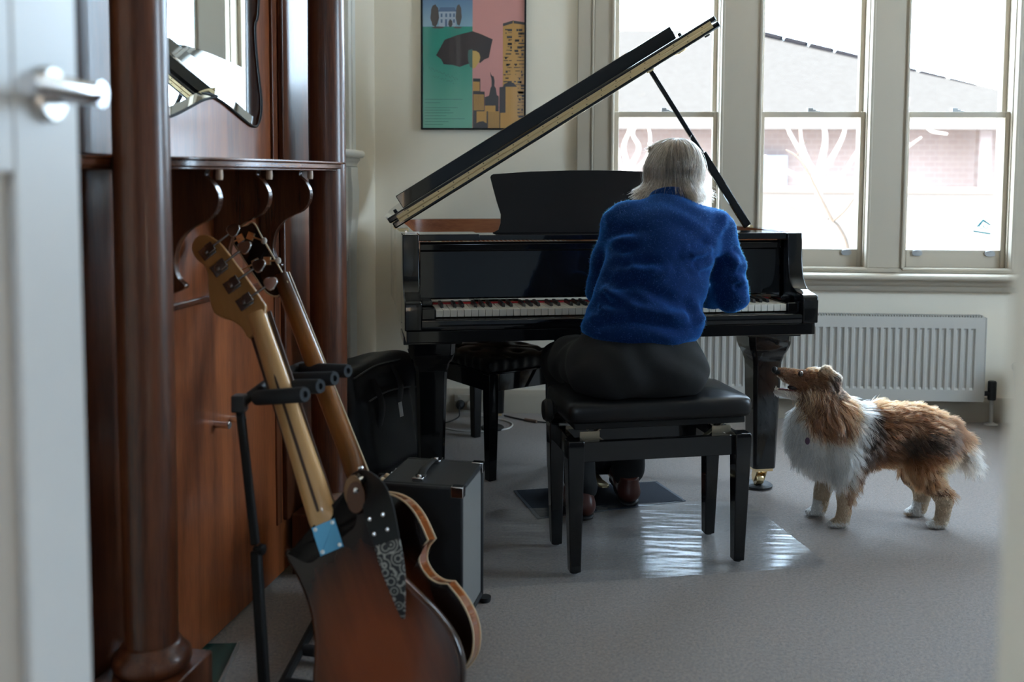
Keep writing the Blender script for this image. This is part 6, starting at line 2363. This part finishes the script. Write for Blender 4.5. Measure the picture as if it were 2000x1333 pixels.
shoe((0.078, 0.475, 0.016), math.radians(-4), math.radians(12))
shoe((-0.118, 0.345, 0.010), math.radians(4), 0.0)
# ================================================================== the sheltie
D0 = np.array((1.030, 3.372, 0.0))
DA = math.radians(3.2)
DX = np.array((math.cos(DA), math.sin(DA), 0.0))      # towards the tail
DY = np.array((-math.sin(DA), math.cos(DA), 0.0))     # away from the camera
KM = 1.0


def dl(px, py, y=0.0):
    """place on the dog's long plane (or a plane y metres beyond it)"""
    p = on_plane(px, py, DY, D0 + DY * y) - D0
    return np.array((float(p @ DX), y, p[2]))


def dw(P):
    P = np.asarray(P, float)
    return D0 + P[..., 0:1] * DX + P[..., 1:2] * DY + P[..., 2:3] * np.array((0, 0, 1.0))


F = Field((-0.42, -0.16, -0.01), (0.36, 0.16, 0.62), 0.0055)
F.ell(dl(1650, 862), (0.105, 0.085, 0.112), 0.04)
F.ell(dl(1725, 847), (0.115, 0.086, 0.104), 0.05)
F.ell(dl(1790, 843), (0.090, 0.078, 0.090), 0.05)
F.ell(dl(1833, 856), (0.062, 0.074, 0.078), 0.04)
F.chain([(dl(1650, 835), 0.082), (dl(1618, 800), 0.070), (dl(1598, 765), 0.052)], 0.04)
F.ell(dl(1585, 850), (0.072, 0.070, 0.110), 0.05)
F.ell(dl(1608, 888), (0.058, 0.060, 0.056), 0.04)
# head, turned up
hd_x = unit((-1, 0, 0.20))
F.ell(dl(1592, 744), (0.053, 0.044, 0.043), 0.02)
F.ell(dl(1612, 757), (0.040, 0.042, 0.040), 0.02)
F.cap(dl(1570, 740), dl(1523, 728), 0.031, 0.0175, 0.012, sq=((0, 1, 0), 0.88))
F.ell(dl(1517, 725), (0.012, 0.012, 0.011), 0.006)
F.ell(dl(1578, 754), (0.030, 0.036, 0.026), 0.02)
F.cap(dl(1556, 744), dl(1536, 738), 0.024, 0.017, 0.012, sq=((0, 1, 0), 0.85))
F.cap(dl(1574, 773), dl(1517, 766), 0.0195, 0.0105, 0.010, sq=((0, 1, 0), 1.0))
F.cap(dl(1506, 749), dl(1550, 762), 0.0135, 0.0035, 0.003, cut=True, sq=((0, 1, 0), 3.0))
for s in (-1, 1):
    F.ell(dl(1563, 731, s * 0.034), (0.012, 0.008, 0.010), 0.008, cut=True)
    F.ell(dl(1612, 728, s * 0.042), (0.022, 0.012, 0.020), 0.015)
    F.cap(dl(1614, 728, s * 0.048), dl(1634, 742, s * 0.060), 0.021, 0.017, 0.008, sq=((0, 1, 0), 0.55))
    F.cap(dl(1634, 742, s * 0.062), dl(1636, 765, s * 0.072), 0.017, 0.008, 0.006, sq=((0, 1, 0), 0.5))
# legs
def leg(pts, y, k=0.03):
    F.chain([(dl(px, py, y), r) for px, py, r in pts], k)


def paw(px, py, y):
    c = dl(px, py, y)
    c[2] = 0.0165
    F.ell(c, (0.030, 0.021, 0.0175), 0.012)
    for q in (-0.012, 0.0, 0.012):
        F.ell(c + np.array((-0.026, q, -0.004)), (0.011, 0.0065, 0.010), 0.004)


leg([(1652, 890, 0.050), (1653, 930, 0.033), (1651, 972, 0.0215), (1648, 1004, 0.0165), (1645, 1020, 0.0165)], -0.055)
paw(1638, 1027, -0.058)
leg([(1628, 895, 0.045), (1614, 930, 0.032), (1606, 962, 0.0215), (1602, 985, 0.0175), (1600, 997, 0.0165)], 0.055)
paw(1594, 1003, 0.055)
leg([(1824, 872, 0.070), (1808, 908, 0.054), (1812, 935, 0.038), (1838, 966, 0.0215), (1846, 980, 0.019), (1841, 1005, 0.0160), (1839, 1024, 0.0165)], -0.058)
paw(1830, 1031, -0.060)
leg([(1806, 870, 0.060), (1786, 905, 0.048), (1786, 930, 0.036), (1801, 957, 0.0215), (1801, 972, 0.0185), (1796, 992, 0.0165), (1794, 1000, 0.0165)], 0.058)
paw(1786, 1005, 0.058)
F.chain([(dl(1856, 838), 0.036), (dl(1873, 862), 0.027), (dl(1886, 890), 0.024), (dl(1899, 908), 0.016)], 0.02)
F.half((0, 0, 0.0005), (0, 0, -1))
Vd, Fd = F.mesh(2)
Vd[:, 2] = np.maximum(Vd[:, 2], 0.0)
Nd = vnormals(Vd, Fd)


def in_poly(P, poly):
    x, y = P[:, 0], P[:, 1]
    c = np.zeros(len(P), bool)
    j = len(poly) - 1
    for i in range(len(poly)):
        xi, yi = poly[i]
        xj, yj = poly[j]
        if yi != yj:
            c ^= ((yi > y) != (yj > y)) & (x < (xj - xi) * (y - yi) / (yj - yi) + xi)
        j = i
    return c


WHITE_, CREAM_, GOLD_, SABLE_, DARK_ = [np.array(c) for c in ((0.70, 0.67, 0.63), (0.44, 0.32, 0.21), (0.155, 0.056, 0.019), (0.078, 0.027, 0.010), (0.022, 0.011, 0.007))]


def coat(P, jitter):
    """coat colour by place on the body, the same on both flanks"""
    flat = P.copy()
    flat[:, 1] = 0
    X = project(dw(flat)) + jitter
    C_ = np.tile(SABLE_, (len(P), 1))

    def put(poly, c):
        C_[in_poly(X, poly)] = c
    put([(1690, 760), (1780, 760), (1830, 790), (1850, 815), (1800, 800), (1740, 792), (1692, 806)], GOLD_)  # golden top of the back: rim light put into the coat colour
    put([(1665, 860), (1690, 800), (1712, 800), (1700, 860), (1690, 905), (1668, 900)], DARK_)
    put([(1735, 850), (1790, 835), (1850, 826), (1862, 850), (1840, 866), (1790, 862), (1760, 880)], DARK_)
    put([(1690, 900), (1780, 880), (1800, 930), (1740, 950), (1660, 960), (1655, 935)], GOLD_)
    put([(1780, 870), (1850, 866), (1866, 880), (1850, 930), (1800, 940), (1776, 920)], GOLD_)
    put([(1818, 880), (1870, 862), (1872, 925), (1848, 950), (1822, 925), (1808, 905)], CREAM_)
    # white collar, ruff and chest
    put([(1500, 770), (1552, 776), (1566, 800), (1575, 835), (1610, 846), (1650, 830), (1662, 800), (1652, 770), (1634, 742), (1640, 728), (1668, 760), (1700, 792), (1684, 822), (1666, 862), (1655, 915), (1640, 940), (1600, 965), (1560, 930), (1520, 850)], WHITE_)
    # legs
    put([(1560, 940), (1680, 940), (1680, 1050), (1550, 1050)], CREAM_)
    put([(1636, 925), (1676, 925), (1668, 985), (1650, 990), (1636, 960)], GOLD_ * 0.9 + CREAM_ * 0.25)
    put([(1740, 955), (1900, 955), (1900, 1050), (1740, 1050)], CREAM_)
    put([(1836, 950), (1866, 950), (1866, 990), (1850, 990)], GOLD_ * 1.3)
    put([(1560, 1008), (1670, 1008), (1670, 1050), (1560, 1050)], WHITE_ * 0.9)
    put([(1560, 985), (1612, 985), (1612, 1018), (1560, 1018)], WHITE_ * 0.9)
    put([(1740, 988), (1808, 988), (1808, 1012), (1740, 1012)], WHITE_ * 0.9)
    put([(1790, 1012), (1870, 1012), (1870, 1050), (1790, 1050)], WHITE_ * 0.9)
    # tail
    put([(1862, 866), (1890, 868), (1904, 900), (1890, 935), (1866, 930), (1858, 890)], np.array((0.27, 0.20, 0.15)))
    put([(1880, 860), (1930, 885), (1930, 945), (1900, 945), (1896, 905)], np.array((0.58, 0.50, 0.43)))
    # head
    put([(1505, 700), (1560, 700), (1600, 705), (1650, 735), (1660, 790), (1640, 838), (1600, 845), (1574, 820), (1560, 790), (1552, 770), (1505, 740)], GOLD_ * 0.85)
    put([(1555, 705), (1590, 706), (1640, 722), (1655, 752), (1640, 742), (1606, 727), (1575, 719)], np.array((0.30, 0.19, 0.11)))  # paler crown: rim light on the head put into the coat colour
    put([(1566, 735), (1600, 740), (1640, 780), (1640, 838), (1600, 842), (1575, 815), (1580, 780)], SABLE_ * 1.3)
    put([(1606, 734), (1624, 726), (1650, 743), (1648, 774), (1628, 772), (1610, 756)], DARK_ * 1.8)
    put([(1500, 752), (1556, 766), (1556, 786), (1500, 782)], np.array((0.62, 0.55, 0.48)))
    put([(1505, 731), (1526, 738), (1540, 752), (1530, 754), (1505, 742)], np.array((0.58, 0.50, 0.43)))
    put([(1500, 708), (1519, 712), (1521, 731), (1500, 733)], np.array((0.012, 0.011, 0.011)))
    return C_


base_c = coat(Vd, np.zeros((len(Vd), 2)))
SKINF = mat('coat_under', (0.5, 0.4, 0.3), 0.8, attr='coat')
dog = raw_mesh('dog', Vd, Fd, SKINF, None, base_c * 0.75)
dog.location = tuple(D0)
dog.rotation_euler = (0, 0, DA)
tag(dog, 'sable and white long haired sheepdog standing with its head raised, mouth open', 'dog')

# fur
rgd = np.random.default_rng(5)
ar = np.linalg.norm(np.cross(Vd[Fd[:, 2]] - Vd[Fd[:, 0]], Vd[Fd[:, 3]] - Vd[Fd[:, 1]]), axis=1)
cen = Vd[Fd].mean(1)
CX_ = project(dw(cen * np.array((1, 0, 1))))
headz = in_poly(CX_, [(1500, 700), (1560, 700), (1610, 712), (1625, 740), (1600, 770), (1575, 790), (1500, 785)])
wts = ar * np.where(headz, 2.2, 1.0) * np.where(cen[:, 1] < 0.02, 1.25, 0.75)
nfur = 62000
fi = rgd.choice(len(Fd), nfur, p=wts / wts.sum())
a_, b_ = rgd.random((2, nfur, 1))
q = Fd[fi]
root = (Vd[q[:, 0]] * (1 - a_) + Vd[q[:, 1]] * a_) * (1 - b_) + (Vd[q[:, 3]] * (1 - a_) + Vd[q[:, 2]] * a_) * b_
nn = Nd[q[:, 0]]
flat = root * np.array((1, 0, 1))
RXp = project(dw(flat))
length = np.full(nfur, 0.030)
flow = np.tile(np.array((0.85, 0.0, -0.45)), (nfur, 1))
lift = np.full(nfur, 0.38)


def region(poly, ln_, fl=None, lf=None):
    m = in_poly(RXp, poly)
    length[m] = ln_
    if fl is not None:
        flow[m] = fl
    if lf is not None:
        lift[m] = lf


region([(1640, 895), (1800, 895), (1800, 960), (1640, 960)], 0.034, (0.45, 0, -0.9), 0.3)
region([(1700, 740), (1860, 740), (1860, 815), (1700, 815)], 0.028, (0.95, 0, -0.2), 0.32)
region([(1500, 775), (1560, 775), (1660, 830), (1700, 790), (1700, 860), (1650, 960), (1560, 960), (1500, 900)], 0.046, (0.30, 0, -0.95), 0.40)
region([(1500, 800), (1580, 800), (1585, 960), (1500, 960)], 0.046, (-0.12, 0, -1.0), 0.42)
region([(1625, 735), (1690, 735), (1715, 800), (1660, 810)], 0.048, (0.85, 0, -0.45), 0.4)
region([(1575, 775), (1660, 765), (1660, 840), (1575, 840)], 0.050, (0.35, 0, -0.95), 0.3)
region([(1585, 935), (1685, 935), (1685, 1050), (1560, 1050)], 0.006, (0.35, 0, -0.9), 0.25)
region([(1655, 930), (1690, 930), (1680, 1005), (1654, 1005)], 0.030, (0.75, 0, -0.7), 0.4)
region([(1740, 940), (1900, 940), (1900, 1050), (1740, 1050)], 0.006, (0.4, 0, -0.9), 0.25)
region([(1815, 860), (1880, 850), (1885, 950), (1835, 955)], 0.042, (0.7, 0, -0.75), 0.4)
region([(1866, 840), (1930, 850), (1930, 950), (1866, 950)], 0.050, (0.62, 0, -0.60), 0.55)
region([(1555, 700), (1640, 705), (1650, 745), (1600, 770), (1560, 760)], 0.013, (0.95, 0, -0.25), 0.28)
region([(1600, 720), (1655, 730), (1655, 775), (1600, 770)], 0.012, (0.6, 0, -0.8), 0.3)
region([(1560, 760), (1600, 755), (1600, 800), (1560, 800)], 0.024, (0.7, 0, -0.7), 0.3)
region([(1500, 700), (1562, 700), (1562, 768), (1500, 768)], 0.0055, (0.9, 0, 0.0), 0.22)
region([(1500, 750), (1560, 762), (1560, 790), (1500, 785)], 0.010, (0.7, 0, -0.7), 0.3)
region([(1553, 722), (1575, 722), (1575, 740), (1553, 740)], 0.0025)
region([(1500, 705), (1521, 710), (1522, 733), (1500, 735)], 0.0006)
low = root[:, 2] < 0.035
length[low] = 0.007
length *= rgd.uniform(0.65, 1.15, nfur)
flow = flow / np.linalg.norm(flow, axis=1)[:, None]
tan_ = flow - nn * np.sum(flow * nn, 1)[:, None]
tan_ /= np.linalg.norm(tan_, axis=1)[:, None] + 1e-9
ncl = 2600
cl_root = root[rgd.choice(nfur, ncl)]
cl_dir = rgd.normal(0, 0.22, (ncl, 3))
# nearest clump, coarse
cid = np.zeros(nfur, int)
for s0 in range(0, nfur, 4000):
    d2 = ((root[s0:s0 + 4000, None, :] - cl_root[None]) ** 2).sum(-1)
    cid[s0:s0 + 4000] = d2.argmin(1)
d1 = tan_ * (1 - lift[:, None]) + nn * lift[:, None] + cl_dir[cid] * 0.7 + rgd.normal(0, 0.10, (nfur, 3))
d1 /= np.linalg.norm(d1, axis=1)[:, None]
d2_ = d1 * 0.6 + tan_ * 0.45 + np.array((0, 0, -0.28)) + cl_dir[cid] * 0.6
d2_ /= np.linalg.norm(d2_, axis=1)[:, None]
K = 5
pts = [root]
for k in range(1, K):
    t = k / (K - 1)
    d = d1 * (1 - t) + d2_ * t
    pts.append(pts[-1] + d * (length / (K - 1))[:, None])
PT = np.stack(pts, 1)
tipc = cl_root[cid] - root
PT += (tipc * 0.35)[:, None, :] * (np.linspace(0, 1, K)[None, :, None] ** 2) * np.minimum(length / 0.03, 1)[:, None, None]
PT[..., 2] = np.maximum(PT[..., 2], 0.001)
fc = coat(root, rgd.normal(0, 3.2, (nfur, 2)))
fc = fc * rgd.uniform(0.72, 1.22, (nfur, 1))
lt = rgd.random(nfur) < 0.07
fc[lt] = fc[lt] * 0.6 + np.array((0.5, 0.36, 0.22)) * 0.4
FURM = hair_mat('dog_fur', rough=0.42, radial=0.5)
fu = strands('fur', PT, np.array((0.00055, 0.00052, 0.00045, 0.00032, 0.00012)), FURM, dog, np.clip(fc, 0.004, 0.9))
fu['kind'] = 'stuff'
# long pale ear feathers falling down the neck
nef = 420
e0_ = dl(1598, 768, -0.05) + rgd.normal(0, 1, (nef, 3)) * np.array((0.022, 0.008, 0.010))
tt = np.linspace(0, 1, 8)[None, :, None]
dirs = np.array((0.10, -0.12, -1.0)) + rgd.normal(0, 0.12, (nef, 3))
le = rgd.uniform(0.06, 0.13, (nef, 1, 1))
EF = e0_[:, None, :] + dirs[:, None, :] * tt * le + np.array((0.02, -0.012, 0))[None, None, :] * np.sin(tt * 5 + rgd.uniform(0, 2, (nef, 1, 1))) * tt
ef = strands('ear_feathering', EF, np.linspace(0.0005, 0.0002, 8), FURM, dog, np.where(rgd.random((nef, 1)) < 0.5, np.array((0.52, 0.33, 0.17)), GOLD_))
ef['kind'] = 'stuff'
NOSE = mat('wet_nose', (0.010, 0.009, 0.009), 0.3)
nz = MB()
nz.ball(dl(1513.0, 723.0), 0.0125, 16, sz=(0.85, 1.0, 0.95))
nz.build('nose', NOSE, dog)
EYEM = mat('dog_eye', (0.02, 0.010, 0.006), 0.06, coat=1.0)
for s in (-1, 1):
    MB().ball(dl(1564, 731, s * 0.0295), 0.0098, 14).build('eye', EYEM, dog)
TON = mat('tongue', (0.16, 0.05, 0.05), 0.4)
tg = MB()
tg.loft([[c + np.array((0, w_ * math.cos(t), 0.0035 * math.sin(t))) for t in [2 * math.pi * j / 12 for j in range(12)]] for c, w_ in ((dl(1560, 766), 0.010), (dl(1545, 762), 0.012), (dl(1528, 760.5), 0.010), (dl(1519, 760.5), 0.005))])
tg.build('tongue', TON, dog)
MOU = mat('mouth_dark', (0.022, 0.010, 0.010), 0.5)
MB().ball(dl(1549, 757), 0.013, 14, sz=(1.5, 1.0, 0.75)).build('mouth_lining', MOU, dog)
TOO = mat('tooth', (0.72, 0.66, 0.54), 0.3)
for px, py, h, d in ((1515.5, 760, 0.011, 1), (1519, 760.5, 0.006, 1), (1513.5, 761, 0.005, 1), (1540, 762.5, 0.006, 1), (1546, 763.5, 0.006, 1), (1519, 733, 0.008, -1), (1538, 746, 0.005, -1)):
    for s in (-1, 1):
        c = dl(px, py, s * 0.0075)
        MB().lathe([(0.0022, 0), (0.0016, h * 0.6), (0.0003, h)], 8, c, (0, 0, d)).build('tooth', TOO, dog)
tg2 = MB()
c = dl(1577, 862, -0.092)
tg2.prism([(0.008 * math.cos(t), 0.012 * math.sin(t)) for t in [2 * math.pi * j / 16 for j in range(16)]], c, Xa, Za, Ya, -0.001, 0.001)
tg2.build('collar_tag', mat('tag_purple', (0.055, 0.02, 0.04), 0.4), dog)
